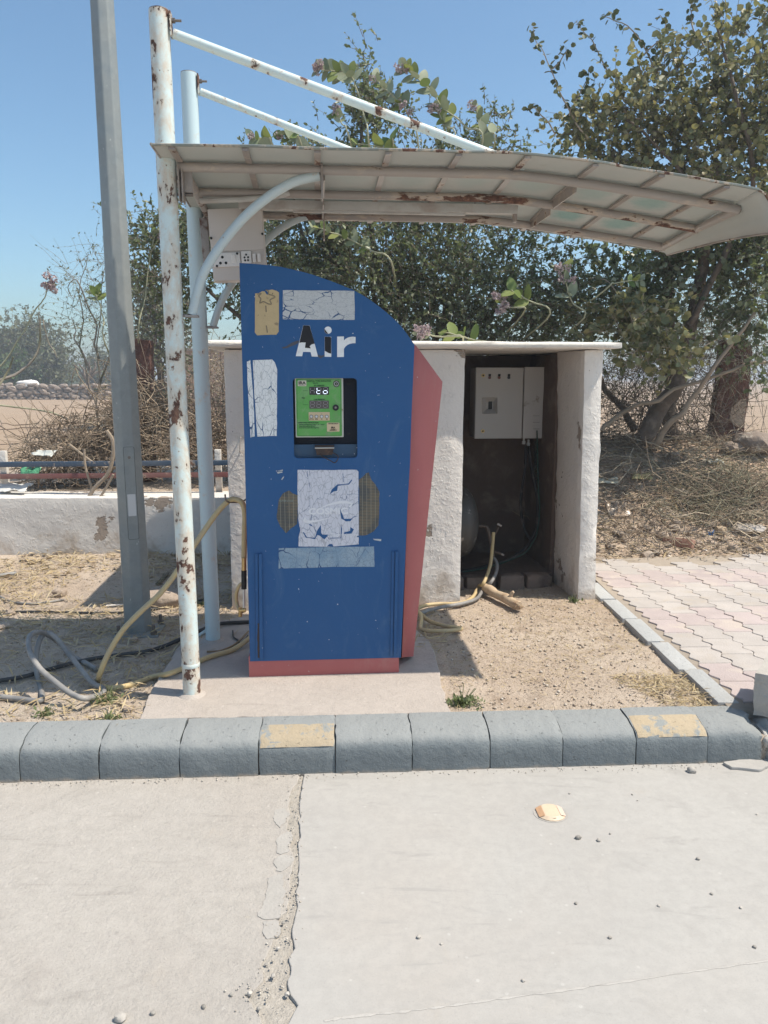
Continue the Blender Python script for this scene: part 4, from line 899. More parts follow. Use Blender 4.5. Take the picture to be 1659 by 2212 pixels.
cab = thing('control_cabinet', 'grey two door steel control cabinet mounted inside the shelter', 'cabinet', XW((x0 + x2) / 2, .1, z0))
mb = MB(); mb.box(XW((x0 + x2) / 2, .14, (z0 + z1) / 2), (x2 - x0 - .01, .17, z1 - z0 - .006), XR, .003); mb.build('enclosure', MT['cab'], cab)
XF = frame(XW(0, 0, 0), XU, ZU)
rw = [xz(183, 752), xz(468, 752), xz(468, 1055), xz(183, 1055)]
d1 = plate('door', [(x0, z0), (x1, z0), (x1, z1), (x0, z1)], MT['cab'], XF, .012, [rw] , .001, cab)
d2 = plate('door', [(x1 + .006, z0), (x2, z0), (x2, z1 + .004), (x1 + .006, z1 + .004)], MT['cab'], XF @ Matrix.Translation((0, 0, .012)), .022, bev=.0015, parent=cab)
a, b, c, d = [Vector((p[0], p[1])) for p in rw]; ce = (a + c) / 2; inn = [ce + (p - ce) * .42 + Vector((.012, 0)) for p in (a, b, c, d)]
mb = MB(); mb.add([XW(p.x, .001, p.y) for p in (a, b, c, d)] + [XW(p.x, .048, p.y) for p in inn], [(0, 4, 5, 1), (1, 5, 6, 2), (2, 6, 7, 3), (3, 7, 4, 0), (4, 7, 6, 5)]); rc = mb.build('window_recess', MT['cab'], cab, 0)
p0 = xz(330, 830); p1_ = xz(398, 972); plate('breaker', rrect(p0[0], p1_[1], p1_[0], p0[1], .001), MT['dark'], XF @ Matrix.Translation((0, 0, -.042)), .004, parent=rc)
MT['brass'] = simple('brass', (.52, .37, .17), .35, .85)
for a_, b_ in ((205, 350), (200, 1370)):
    x, z = xz(a_, b_); mb = MB(); mb.tube([XW(x, 0, z), XW(x, -.006, z)], .0125, 18); k_ = mb.build('lock', MT['brass'], d1); mb = MB(); mb.tube([XW(x, -.006, z), XW(x, -.0075, z)], .007, 12); mb.build('lock_core', MT['dark'], k_)
for a_, cc in ((322, (.16, .06, .055)), (497, (.20, .09, .08)), (675, (.03, .03, .035))):
    x, z = xz(a_, 390); x_, z_ = xz(a_ + 6, 345); mb = MB(); mb.tube([XW(x, 0, z), XW(x, -.012, z)], .0095, 16); k_ = mb.build('push_button', simple('button_tone', cc, .5, bd=0), d1)
    plate('button_slot', rrect(x_ - .009, z_ - .0085, x_ + .009, z_ + .0085, .001), MT['dark'], XF @ Matrix.Translation((0, 0, .0012)), .001, parent=d1)
for b_ in (1070, 1190, 1308):
    x, z = xz(1178, b_); plate('vent', rrect(x - .025, z - .0065, x + .025, z + .0065, .0064), MT['cab'], XF @ Matrix.Translation((0, 0, .0165)), .005, bev=.0018, parent=d2)
    plate('vent_slot', rrect(x - .024, z - .0082, x + .022, z - .006, .001), MT['dark'], XF @ Matrix.Translation((0, 0, .0126)), .001, parent=d2)
for b_ in (310, 1375): x, z = xz(1410, b_); mb = MB(); mb.box(XW(x, .01, z), (.012, .02, .024), XR, .001); mb.build('hinge', MT['cab'], cab)
gl_ = simple('white_gland', (.55, .53, .50), .5, bd=0)
for a_, b_ in ((985, 1585), (1072, 1615)): x, z = xz(a_, b_); mb = MB(); mb.cyl(XW(x, .05, z + .03), XW(x, .05, z - .002), .007, 10); mb.cyl(XW(x, .05, z + .008), XW(x, .05, z - .014), .0125, 8); mb.build('cable_gland', gl_, cab, 30)
MT['cable'] = simple('black_cable', (.022, .022, .023), .6, dirt=[((.09, .075, .065), 12, .45, .7)])
MT['gcable'] = simple('green_cable', (.02, .06, .045), .6)
def hose(name, pts, r, mat, label, cat, n=8, k=6, group=None):
    mb = MB(); mb.tube(spline(pts, k), r, n); o = mb.build(name, mat, None, 60); return tag(o, label, cat, group)
cb = lambda L, y0, y1: [Yp(u, v, y0 + (y1 - y0) * i / (len(L) - 1)) for i, (u, v) in enumerate(L)]
hose('cable', cb([(1136, 962), (1134, 1010), (1126, 1070), (1126, 1110), (1132, 1140), (1144, 1165)], 5.4, 5.3), .010, MT['cable'], 'left black cable hanging from the cabinet gland', 'cable')
hose('cable', cb([(1143, 966), (1148, 1010), (1160, 1070), (1162, 1100), (1158, 1140), (1148, 1165), (1130, 1190), (1090, 1212), (1040, 1226), (990, 1236), (940, 1246)], 5.4, 5.02), .012, MT['cable'], 'thick black cable curving from the cabinet down along the shelter floor', 'cable')
hose('earth_wire', cb([(1160, 930), (1161, 970), (1163, 1060), (1166, 1100), (1160, 1150), (1150, 1172), (1128, 1198), (1060, 1224), (1000, 1236)], 5.36, 5.0), .005, MT['gcable'], 'thin green earth wire hanging beside the black cables', 'wire', 6)
sp_ = []
for i in range(60): q = Yp(1157, 952 + i * 1.5, 5.38); t = i * 1.3; sp_.append(q + XU * math.cos(t) * .008 + XV * math.sin(t) * .008)
hose('coiled_wire', sp_, .0022, MT['gcable'], 'coiled green wire below the cabinet door', 'wire', 5, 1)

# ================================================================== compressor tank
tc = Yp(985, 1120, 5.0); tr = .235
tk = thing('compressor_tank', 'old grey compressor air tank lying inside the shelter', 'air tank', (tc.x - .3, tc.y, .19))
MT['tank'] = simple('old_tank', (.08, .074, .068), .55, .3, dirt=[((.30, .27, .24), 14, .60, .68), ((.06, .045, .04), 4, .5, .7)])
xe = Yp(1031, 1120, 5.0).x; zc_ = tc.z - .02; prof = [(0, tr * .96)] + [(.11 * math.sin(t), tr * math.cos(t)) for t in np.linspace(0, 1.5, 9)]
mb = MB(); R_ = [(xe - .11 - .62 - .11 * math.sin(t), max(.01, tr * math.cos(t))) for t in np.linspace(1.52, 0, 8)] + [(xe - .11 + .11 * math.sin(t), max(.004, tr * math.cos(t))) for t in np.linspace(0, 1.56, 11)]
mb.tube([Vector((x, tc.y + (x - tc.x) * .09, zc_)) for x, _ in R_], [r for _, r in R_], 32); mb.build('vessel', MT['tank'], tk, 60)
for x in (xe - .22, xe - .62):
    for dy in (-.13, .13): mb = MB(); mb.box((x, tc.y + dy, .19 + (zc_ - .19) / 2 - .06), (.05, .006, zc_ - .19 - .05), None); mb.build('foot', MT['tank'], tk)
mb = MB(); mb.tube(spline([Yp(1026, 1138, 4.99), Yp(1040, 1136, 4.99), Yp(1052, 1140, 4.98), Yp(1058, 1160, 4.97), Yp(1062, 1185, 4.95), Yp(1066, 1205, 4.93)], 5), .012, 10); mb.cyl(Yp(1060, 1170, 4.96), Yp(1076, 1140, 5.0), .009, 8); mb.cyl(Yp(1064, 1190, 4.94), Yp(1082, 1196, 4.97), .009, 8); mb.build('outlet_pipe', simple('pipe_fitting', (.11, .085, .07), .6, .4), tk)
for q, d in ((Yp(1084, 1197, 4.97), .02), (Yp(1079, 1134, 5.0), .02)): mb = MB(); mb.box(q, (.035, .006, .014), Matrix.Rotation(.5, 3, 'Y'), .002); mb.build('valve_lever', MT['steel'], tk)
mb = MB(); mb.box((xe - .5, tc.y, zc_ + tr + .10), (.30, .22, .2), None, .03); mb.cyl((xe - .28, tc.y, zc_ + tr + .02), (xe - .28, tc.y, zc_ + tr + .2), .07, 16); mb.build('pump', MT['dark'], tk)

# ================================================================== hoses and cables on the ground
def m_hose(name, c, d):
    m = Mat(name, .5, 0, .35); m.col(m.mix(m.ss(m.noise(9, 6, .65), .42, .7), c, d)).bump(m.noise(60, 4), .0008); return m.m
MT['yhose'] = m_hose('yellow_hose', (.54, .41, .21), (.46, .36, .22)); MT['ghose'] = m_hose('grey_hose', (.20, .195, .19), (.33, .31, .285)); MT['bhose'] = m_hose('black_hose', (.035, .036, .037), (.075, .07, .065))
RH = .0125
g = lambda u, v, dz=RH: G(u, v, dz)
pz = .146 + RH
yh = [Yp(527, 1205, 3.42), Yp(528, 1150, 3.42), Yp(529, 1112, 3.43), Yp(524, 1088, 3.44), Yp(510, 1079, 3.46), Yp(494, 1082, 3.46), Yp(470, 1106, 3.45), Yp(440, 1148, 3.42), Yp(415, 1185, 3.40), Yp(380, 1238, 3.36), Yp(345, 1283, 3.33), Yp(300, 1325, 3.30), Yp(262, 1366, 3.28), Yp(232, 1416, 3.26), Yp(215, 1458, 3.25)] + [g(213, 1478), g(226, 1491), g(252, 1494), g(290, 1483), g(330, 1469), Zp(362, 1456, pz + .01), Zp(395, 1444, pz), Zp(450, 1420, pz), Zp(500, 1405, pz), Zp(535, 1382, pz + .02), Zp(545, 1372, pz + .03)]
hose('air_hose', yh, RH, MT['yhose'], 'yellow air hose looping from the kiosk hook around the rusty post', 'hose', 12)
hose('air_hose', [Yp(527, 1262, 3.41), Yp(519, 1262, 3.43), Yp(511, 1280, 3.45), Yp(511, 1300, 3.46), Yp(516, 1316, 3.44), Yp(524, 1322, 3.42)], .008, MT['yhose'], 'short yellow hose loop on the inflator nozzle beside the blue panel', 'hose', 8)
nz_ = thing('nozzle', 'tyre inflator nozzle with black grip and steel rod hanging beside the kiosk', 'nozzle', Yp(527, 1320, 3.41))
for nm, v0, v1, r, mt in (('connector', 1205, 1232, .011, MT['brass']), ('grip', 1232, 1272, .0125, MT['dark']), ('rod', 1272, 1312, .006, MT['btn'])):
    mb = MB(); mb.cyl(Yp(527, v0, 3.41), Yp(527, v1, 3.41), r, 10); mb.build(nm, mt, nz_)
mb = MB(); mb.cyl(Yp(516, 1318, 3.41), Yp(531, 1318, 3.41), .010, 10); mb.cyl(Yp(519, 1312, 3.41), Yp(519, 1332, 3.41), .009, 8); mb.build('chuck', MT['brass'], nz_)
mb = MB(); mb.tube(spline([Yp(532, 1078, 3.50), Yp(522, 1084, 3.50), Yp(505, 1085, 3.47), Yp(490, 1083, 3.44), Yp(486, 1068, 3.43)], 4), .004, 6); o = mb.build('hose_hook', MT['bolt'], ki)
zz4 = lambda a, b: ((a / 1.659) * .5422, (2150 + b / 1.659) * .5422)
def zg(a, b, dz=RH): return g(*zz4(a, b), dz + .004)
def zy(a, b, y): return Yp(*zz4(a, b), y)
yA = zg(270, 1080).y
gh = [zg(-120, 1060), zg(0, 1066), zg(130, 1082), zg(255, 1092), zg(282, 1062), zy(262, 960, 3.33), zy(240, 850, 3.40), zy(245, 730, 3.45), zy(275, 640, 3.50), zy(320, 618, 3.52), zy(380, 660, 3.50), zy(450, 750, 3.45), zy(530, 850, 3.36), zy(610, 945, 3.26), zg(676, 1003), zg(690, 1035), zg(660, 1052), zy(560, 1050, 3.02), zy(470, 1018, 3.05), zy(370, 945, 3.10), zy(270, 858, 3.17), zy(205, 760, 3.25), zy(188, 680, 3.33), zy(205, 630, 3.40), zy(250, 612, 3.46), zy(310, 625, 3.52), zy(400, 690, 3.58), zy(500, 780, 3.6), zg(590, 850), zg(640, 885)]
hose('water_hose', gh, .0125, MT['ghose'], 'stiff grey hose standing in tangled loops on the soil left of the pad', 'hose', 10)
hose('power_cable', [zg(-200, 985), zg(0, 958), zg(150, 935), zg(260, 905), zg(400, 862), zg(560, 822), zg(760, 790), zg(950, 765), zg(1080, 730), zg(1190, 702, .03), zg(1330, 660, .045), zg(1440, 615, .045), zg(1640, 605, .045), zg(1760, 600, .045)], .011, MT['bhose'], 'thick black cable crossing the shaded soil to the pad', 'cable', 8)
hose('thin_cable', [zg(-150, 485, .006), zg(0, 488, .006), zg(300, 488, .006), zg(560, 494, .006), zg(830, 492, .006), zg(1000, 472, .006), zg(1200, 440, .006), zg(1400, 400, .01)], .007, MT['bhose'], 'thin dark cable running straight along the soil past the lamp pole', 'cable', 6)
hose('thin_cable', [zg(-80, 340, .006), zg(0, 388, .006), zg(90, 425, .006), zg(220, 436, .006), zg(320, 424, .006), zg(420, 410, .004)], .007, MT['ghose'], 'short curved grey cable on the straw near the low wall', 'cable', 6)
hose('pipe', [zg(700, 452, .01), zg(830, 447, .012), zg(1000, 432, .014), zg(1180, 406, .016)], .006, simple('white_pipe', (.55, .52, .48), .5), 'thin white pipe lying behind the lamp pole foot', 'pipe', 6)
hose('pipe', [zg(-60, 262, .014), zg(20, 250, .014), zg(110, 240, .014)], .014, MT['ghose'], 'short grey pipe end lying on the straw by the low wall', 'pipe', 8)
hose('cable', [zg(1395, 510, .20), zg(1375, 560, .14), zg(1370, 640, .05), zg(1345, 672, .012 + .03), zg(1250, 690, .012)], .009, m_hose('pale_cable', (.42, .52, .54), (.36, .42, .42)), 'pale blue cable coming out of the rear post foot', 'cable', 8)
hose('thin_wire', [zg(1370, 795, .04), zg(1450, 790, .035), zg(1530, 760, .035), zg(1590, 720, .04), zg(1645, 670, .05)], .005, m_hose('brown_wire', (.28, .19, .10), (.2, .15, .1)), 'thin brown wire lying along the hose on the pad', 'wire', 6)
hose('thin_wire', [zg(1540, 650, .035), zg(1545, 690, .035), zg(1580, 720, .035), zg(1590, 770, .035), zg(1640, 690, .04)], .0045, MT['bhose'], 'thin black wire squiggle on the pad behind the kiosk corner', 'wire', 6)
z8 = lambda a, b: ((1600 + a / 2.765) * .5422, (2000 + b / 2.765) * .5422)
def z8g(a, b, dz=.0115): return g(*z8(a, b), dz + .014)
hose('air_hose', [Yp(1066, 1150, 4.98), Yp(1063, 1190, 4.93), Yp(1058, 1225, 4.85), Yp(*z8(900, 900), 4.72)] + [z8g(850, 1000, .03), z8g(790, 1085), z8g(700, 1145), z8g(560, 1168), z8g(430, 1168), z8g(300, 1182), z8g(205, 1205), z8g(150, 1250), z8g(180, 1290, .03), z8g(300, 1360), z8g(450, 1410), z8g(600, 1440), z8g(658, 1450), z8g(560, 1466), z8g(400, 1472), z8g(260, 1470), z8g(208, 1440), z8g(215, 1350, .03), z8g(150, 1300, .05), z8g(60, 1270, .06)], .0115, MT['yhose'], 'yellow air hose running from the tank over the soil to the kiosk', 'hose', 10)
hose('air_hose', [Yp(1066, 1205, 4.93), Yp(*z8(1050, 680), 4.88), Yp(*z8(1040, 780), 4.80), Yp(*z8(980, 890), 4.72), z8g(905, 1020, .03), z8g(840, 1095), z8g(740, 1145), z8g(600, 1180), z8g(450, 1205), z8g(300, 1245), z8g(200, 1275), z8g(80, 1300, .03)], .0115, MT['ghose'], 'grey hose lying beside the yellow hose in front of the shelter', 'hose', 10)
# cut branch in front of the bay
MT['wood'] = simple('pale_cut_wood', (.50, .385, .265), .85, vs_=9, bs=50, bd=.004, dirt=[((.32, .21, .13), 14, .5, .7)])
br = thing('cut_branch', 'short pale cut branch lying on the soil in front of the shelter', 'log', z8g(1120, 1120, 0))
A, B = z8g(920, 1035, .036), z8g(1290, 1225, .03); mb = MB(); L = [A.lerp(B, t) + Vector((0, float(vn(t * 5, 3)) * .006, float(vn(t * 6, 5)) * .004)) for t in np.linspace(0, 1, 14)]
mb.tube(L, [.028 + .004 * float(vn(i * 1.1, 9)) for i in range(14)], 14); mb.build('stem', MT['wood'], br, 50)
mb = MB(); s_ = A.lerp(B, .74); mb.tube([s_, s_ + Vector((.01, -.005, .05)), s_ + Vector((.02, -.01, .06))], [.014, .012, .009], 8); mb.build('knot', MT['wood'], br)
mb = MB()
for k in range(9): d = (B - A).normalized(); q = B + Vector((random.uniform(-.02, .02), random.uniform(-.02, .02), random.uniform(-.02, .02))); mb.tube([q - d * .02, q + d * random.uniform(.02, .06)], [.008, .002], 5)
mb.build('splinters', MT['wood'], br)

# ================================================================== road stud
rs = thing('road_stud', 'round cream road stud with orange reflector set in the concrete', 'road stud', Zp(1190, 1757, 0))
MT['stud'] = simple('cream_plastic', (.60, .47, .34), .5, var=.08); MT['orange'] = simple('orange_reflector', (.56, .34, .2), .35, var=.08); MT['pinkr'] = simple('faded_reflector', (.62, .47, .38), .4, var=.06)
c = Zp(1189, 1757, 0); r = .052
def sd(x, y, z): t = .06; return c + Vector((x * math.cos(t) - y * math.sin(t), x * math.sin(t) + y * math.cos(t), z))
bm_ = MB(); nn = 24; ring = []
for k in range(nn):
    t = 2 * math.pi * k / nn; x, y = r * math.cos(t), r * math.sin(t); x = max(-.046, min(.046, x)); ring.append((x, y))
top = [(max(-.026, min(.026, x * .8)), y * .78) for x, y in ring]
bm_.add([sd(x, y, .0) for x, y in ring] + [sd(x, y, .004) for x, y in ring] + [sd(x, y, .0125) for x, y in top], [(k, (k + 1) % nn, nn + (k + 1) % nn, nn + k) for k in range(nn)] + [(nn + k, nn + (k + 1) % nn, 2 * nn + (k + 1) % nn, 2 * nn + k) for k in range(nn)] + [tuple(range(2 * nn, 3 * nn))])
bm_.build('body', MT['stud'], rs, 30)
for sg, mt in ((-1, MT['orange']), (1, MT['pinkr'])):
    mb = MB(); q = [(sg * .047, -.028, .0050), (sg * .047, .028, .0050), (sg * .0275, .032, .0132), (sg * .0275, -.032, .0132)]; mb.add([sd(*p) for p in (q if sg > 0 else q[::-1])], [(0, 1, 2, 3)]); mb.build('reflector', mt, rs, 0)
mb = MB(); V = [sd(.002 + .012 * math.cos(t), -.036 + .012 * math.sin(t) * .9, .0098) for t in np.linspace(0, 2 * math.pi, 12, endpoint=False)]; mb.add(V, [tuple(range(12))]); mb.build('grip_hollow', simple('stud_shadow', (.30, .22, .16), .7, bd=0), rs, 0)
plate('glue_ring', [(c.x + .060 * math.cos(t), c.y + .057 * math.sin(t)) for t in np.linspace(0, 6.2832, 30, endpoint=False)], MT['patch'], Matrix.Translation((0, 0, .0012)), .001, parent=rs)

# ================================================================== plants: helpers
def m_leaf(name, cols, rough=.5, tl=.25, tcol=(.25, .32, .06)):
    m = Mat(name, rough, 0, .35)
    ge = m.N.new('ShaderNodeNewGeometry'); n = len(cols)
    c = m.ramp(ge.outputs['Random Per Island'], [(i / (n - 1), c) for i, c in enumerate(cols)])
    m.col(c)
    tr = m.N.new('ShaderNodeBsdfTranslucent'); m.L(m.mix(.5, c, tcol), tr.inputs[0])
    mx = m.N.new('ShaderNodeMixShader'); mx.inputs[0].default_value = tl; m.L(m.p.outputs[0], mx.inputs[1]); m.L(tr.outputs[0], mx.inputs[2]); m.L(mx.outputs[0], m.out.inputs[0])
    return m.m
def m_leaf_obj(name, a, b, tl=.2):
    m = Mat(name, .55, 0, .35); c = m.mix(m.random(), a, b); c = m.mix(m.ss(m.noise(30, 4), .5, .8), c, sc3(a, .8)); m.col(c)
    tr = m.N.new('ShaderNodeBsdfTranslucent'); m.L(c, tr.inputs[0])
    mx = m.N.new('ShaderNodeMixShader'); mx.inputs[0].default_value = tl; m.L(m.p.outputs[0], mx.inputs[1]); m.L(tr.outputs[0], mx.inputs[2]); m.L(mx.outputs[0], m.out.inputs[0]); return m.m
LEAF6 = (np.array([(0, 0, 0), (.3, .27, .07), (.72, .25, .06), (1, 0, -.04), (.72, -.25, .06), (.3, -.27, .07)]), [(0, 1, 2, 3), (0, 3, 4, 5)])
LEAF4 = (np.array([(0, 0, 0), (.5, .24, .06), (1, 0, 0), (.5, -.24, .06)]), [(0, 1, 2, 3)])
ROUND = (np.array([(0, 0, 0), (.22, .36, .06), (.7, .40, .05), (1, 0, -.05), (.7, -.40, .05), (.22, -.36, .06)]), [(0, 1, 2, 3), (0, 3, 4, 5)])
def unit(a): return a / np.maximum(np.linalg.norm(a, axis=-1, keepdims=True), 1e-6)
def leaves_mesh(name, C, X, S, shape, up=.6):
    N = len(C); X = unit(X); Nn = rng.normal(size=(N, 3)) + np.array([0, -.15, up]) * 1.3
    Y = unit(np.cross(Nn, X)); Zz = np.cross(X, Y); B, F = shape
    V = C[:, None, :] + S[:, None, None] * (B[None, :, 0:1] * X[:, None, :] + B[None, :, 1:2] * Y[:, None, :] + B[None, :, 2:3] * Zz[:, None, :])
    F = np.array(F); FF = (F[None] + (np.arange(N) * len(B))[:, None, None]).reshape(-1, F.shape[1])
    return npmesh(name, V.reshape(-1, 3), FF)
def tubes_mesh(name, P, R, n=3):
    T, m, _ = P.shape; tan = unit(np.gradient(P, axis=1)); ref = np.where(np.abs(tan[:, :1, 2:3]) < .9, np.array([0, 0, 1.]), np.array([1., 0, 0]))
    ref = np.broadcast_to(ref, tan.shape); A = unit(np.cross(tan, ref)); B = np.cross(tan, A); ang = np.arange(n) * 2 * np.pi / n
    V = P[:, :, None, :] + R[:, :, None, None] * (np.cos(ang)[None, None, :, None] * A[:, :, None, :] + np.sin(ang)[None, None, :, None] * B[:, :, None, :])
    base = (np.arange(T) * m * n)[:, None, None]; i = np.arange(m - 1)[None, :, None]; k = np.arange(n)[None, None, :]
    a = base + i * n + k; b = base + i * n + (k + 1) % n
    F = np.stack([a, b, b + n, a + n], -1).reshape(-1, 4)
    return npmesh(name, V.reshape(-1, 3), F)
def crown(parent, blobs, ntw, lpt, size, leafmat, twigmat, shape=LEAF6, tw=.28, clump=26, csize=.20, droop=.1, shell=.35, up=.6, tr=.0035):
    """twigs grown in clumps through ellipsoids; leaves along each twig"""
    vol = np.array([b[3] * b[4] * b[5] for b in blobs]) ** .75; vol /= vol.sum()
    Ps = []; Cs = []; Xs = []; Ss = []
    for bl_, w in zip(blobs, vol):
        c = np.array(bl_[:3]); r = np.array(bl_[3:6]); k = max(5, int(clump * w * len(blobs)))
        d = unit(rng.normal(size=(k, 3))); rad = shell + (1 - shell) * rng.random((k, 1)) ** .6
        cc = c + d * r * rad; cr = csize * (.5 + rng.random(k))
        m = int(ntw * w); pick = rng.integers(0, k, m)
        st = cc[pick] + rng.normal(size=(m, 3)) * cr[pick][:, None] * .55
        dr = unit(d[pick] * .8 + rng.normal(size=(m, 3)) * .75 + np.array([0, 0, .25])); L = tw * (.4 + rng.random((m, 1)))
        t = np.linspace(0, 1, 4)[None, :, None]
        P = st[:, None, :] + dr[:, None, :] * L[:, None, :] * t + rng.normal(size=(m, 4, 3)) * .012 * t - np.array([0, 0, droop]) * (t ** 2) * L[:, None, :]
        Ps.append(P)
        q = rng.random((m, lpt)) * .85 + .15; seg = np.clip((q * 3).astype(int), 0, 2); f = q * 3 - seg; ii = np.arange(m)[:, None]
        pos = P[ii, seg] * (1 - f[..., None]) + P[ii, seg + 1] * f[..., None]
        Cs.append(pos.reshape(-1, 3)); Xs.append((np.repeat(dr, lpt, 0) * .5 + rng.normal(size=(m * lpt, 3)) * .8 - np.array([0, 0, .1]))); Ss.append(size * (.45 + 1.0 * rng.random(m * lpt) ** 1.3))
    P = np.concatenate(Ps)
    R = np.linspace(tr, tr * .35, 4)[None, :] * np.ones((len(P), 1))
    stuff(link('twigs', tubes_mesh('twigs', P, R), twigmat, parent, smooth=0))
    stuff(link('foliage', leaves_mesh('foliage', np.concatenate(Cs), np.concatenate(Xs), np.concatenate(Ss), shape, up), leafmat, parent, smooth=0))
def blob(u, v, D, ru, rv, rd): p = Yp(u, v, D); return (p.x, p.y, p.z, ru * D / FPX, rv * D / FPX, rd)
def limb(parent, name, pts, r0, r1, mat, n=8, jit=.03, k=5):
    P = spline(pts, k); m = len(P); s = random.random() * 50
    P = [p + Vector((float(vn(i * .45 + s, 1)), float(vn(i * .45 + s, 2)), float(vn(i * .45 + s, 3)))) * jit * (0 if i in (0,) else 1) for i, p in enumerate(P)]
    mb = MB(); mb.tube(P, [r0 + (r1 - r0) * i / (m - 1) for i in range(m)], n); return mb.build(name, mat, parent, 60), P
MT['bark'] = simple('grey_bark', (.135, .105, .082), .9, vs_=12, bs=35, bd=.012, dirt=[((.22, .175, .14), 9, .5, .7)])
MT['bark2'] = simple('pale_bark', (.33, .265, .20), .9, vs_=12, bs=40, bd=.005)
MT['dry'] = simple('dry_stick', (.30, .235, .17), .9, vs_=7, bs=60, bd=.002, dirt=[((.16, .115, .085), 3, .45, .65), ((.46, .39, .30), 5, .6, .75)])
MT['drygrey'] = simple('grey_stick', (.27, .235, .20), .9, vs_=4, bs=60, bd=.002, dirt=[((.17, .16, .10), 2, .45, .65)])
MT['lf_bush'] = m_leaf('bush_leaf', [(.08, .10, .055), (.125, .15, .08), (.18, .205, .115), (.28, .29, .21)], .38, .34)
MT['lf_tree'] = m_leaf('tree_leaf', [(.10, .12, .065), (.16, .18, .09), (.225, .23, .115), (.32, .28, .13), (.32, .33, .235)], .38, .36, (.28, .26, .06))
MT['lf_far'] = m_leaf('far_leaf', [(.075, .085, .05), (.10, .11, .06), (.14, .14, .09)], .7, .2)
MT['lf_far2'] = m_leaf('far_leaf_grey', [(.12, .13, .08), (.16, .165, .10), (.115, .135, .075)], .7, .15)
MT['lf_grn'] = m_leaf('far_leaf_green', [(.06, .11, .035), (.09, .15, .045), (.13, .18, .07)], .6, .2)
MT['lf_dry'] = m_leaf('dry_leaf', [(.24, .175, .12), (.34, .265, .185), (.44, .36, .26), (.17, .12, .085)], .8, .1, (.3, .2, .1))
MT['lf_milk'] = m_leaf_obj('milkweed_leaf', (.20, .235, .13), (.31, .335, .23)); MT['lf_milk2'] = m_leaf_obj('milkweed_leaf_fresh', (.14, .20, .055), (.25, .27, .075), .3)
MT['st_milk'] = simple('milkweed_stem', (.36, .35, .23), .7, vs_=10, bs=60, bd=.001)
MT['flower'] = m_leaf('flower', [(.52, .44, .43), (.36, .25, .28), (.62, .55, .50), (.30, .19, .19)], .6, .2, (.6, .4, .5))

# ---- dense bush behind the shelter
rb = Vector((.1, 7.3, .55))
bush = thing('thorn_bush', 'dense dark green small leaved bush growing behind the shelter', 'bush', rb)
for q in ((420, 600, 7.3), (640, 480, 7.5), (800, 560, 7.2), (1000, 560, 7.2), (1180, 620, 7.0), (780, 250, 7.4)):
    tip = Yp(q[0], q[1], q[2]); limb(bush, 'limb', [rb + Vector((random.uniform(-.25, .25), random.uniform(-.1, .2), 0)), rb.lerp(tip, .35) + Vector((0, 0, .15)), rb.lerp(tip, .7) + Vector((0, 0, .1)), tip], .045, .012, MT['bark'])
BB_ = [blob(385, 560, 7.3, 85, 95, .45), blob(350, 590, 7.3, 45, 45, .3), blob(480, 520, 7.5, 90, 90, .5), blob(640, 520, 7.5, 120, 130, .55), blob(640, 610, 7.3, 120, 110, .5), blob(800, 580, 7.1, 140, 135, .55), blob(820, 680, 6.9, 120, 80, .4), blob(960, 610, 7.1, 140, 120, .55),
       blob(1100, 600, 7.1, 150, 120, .5), blob(1010, 700, 6.8, 150, 60, .35), blob(1210, 680, 6.8, 110, 75, .45), blob(680, 425, 7.6, 150, 45, .4), blob(950, 400, 7.5, 160, 50, .4)]
crown(bush, BB_, 6000, 12, .034, MT['lf_bush'], MT['bark'], LEAF6, .26, 40, .17, .12, .25, .5)
sho = [blob(790, 215, 7.4, 26, 80, .2), blob(775, 300, 7.4, 42, 45, .25), blob(800, 140, 7.4, 14, 30, .1), blob(835, 240, 7.4, 30, 60, .15)]
crown(bush, sho, 330, 10, .036, MT['lf_bush'], MT['bark'], LEAF6, .2, 16, .09, .05, .1)
crown(bush, [blob(1000, 315, 7.3, 130, 30, .3), blob(720, 330, 7.4, 60, 20, .2), blob(1090, 300, 7.2, 60, 45, .3)], 190, 10, .034, MT['lf_bush'], MT['bark'], LEAF6, .18, 18, .10, .05, .1)
# ---- rounder leaved tree on the right
rt = Vector((2.55, 7.35, .86))
tree = thing('jujube_tree', 'spreading tree with small rounded olive leaves and leaning trunks on the bank', 'tree', rt)
tg = lambda u, v, D: Yp(u, v, D)
T1 = limb(tree, 'trunk', [tg(1385, 945, 7.1), tg(1430, 880, 7.1), tg(1470, 800, 7.0), tg(1500, 650, 6.9), tg(1530, 500, 6.7), tg(1545, 350, 6.5)], .085, .03, MT['bark'], 12)[1]
limb(tree, 'trunk', [tg(1450, 940, 7.4), tg(1448, 860, 7.4), tg(1455, 760, 7.3), tg(1440, 600, 7.1), tg(1420, 450, 6.9)], .07, .025, MT['bark'], 10)
limb(tree, 'limb', [tg(1370, 930, 7.3), tg(1330, 870, 7.4), tg(1300, 820, 7.5), tg(1255, 740, 7.4)], .035, .015, MT['bark'])
limb(tree, 'limb', [tg(1420, 955, 6.9), tg(1460, 900, 6.8), tg(1500, 850, 6.7), tg(1560, 760, 6.6), tg(1640, 680, 6.5)], .03, .012, MT['bark2'])
limb(tree, 'limb', [tg(1490, 700, 6.8), tg(1560, 560, 6.6), tg(1620, 400, 6.3), tg(1590, 200, 6.2), tg(1540, 40, 6.2)], .03, .008, MT['bark'])
limb(tree, 'limb', [tg(1530, 500, 6.7), tg(1480, 400, 6.5), tg(1400, 300, 6.4), tg(1330, 230, 6.4)], .02, .006, MT['bark'])
limb(tree, 'limb', [tg(1300, 930, 7.0), tg(1350, 890, 7.0), tg(1440, 850, 6.9), tg(1560, 800, 6.8), tg(1659, 780, 6.8)], .022, .012, MT['bark2'])
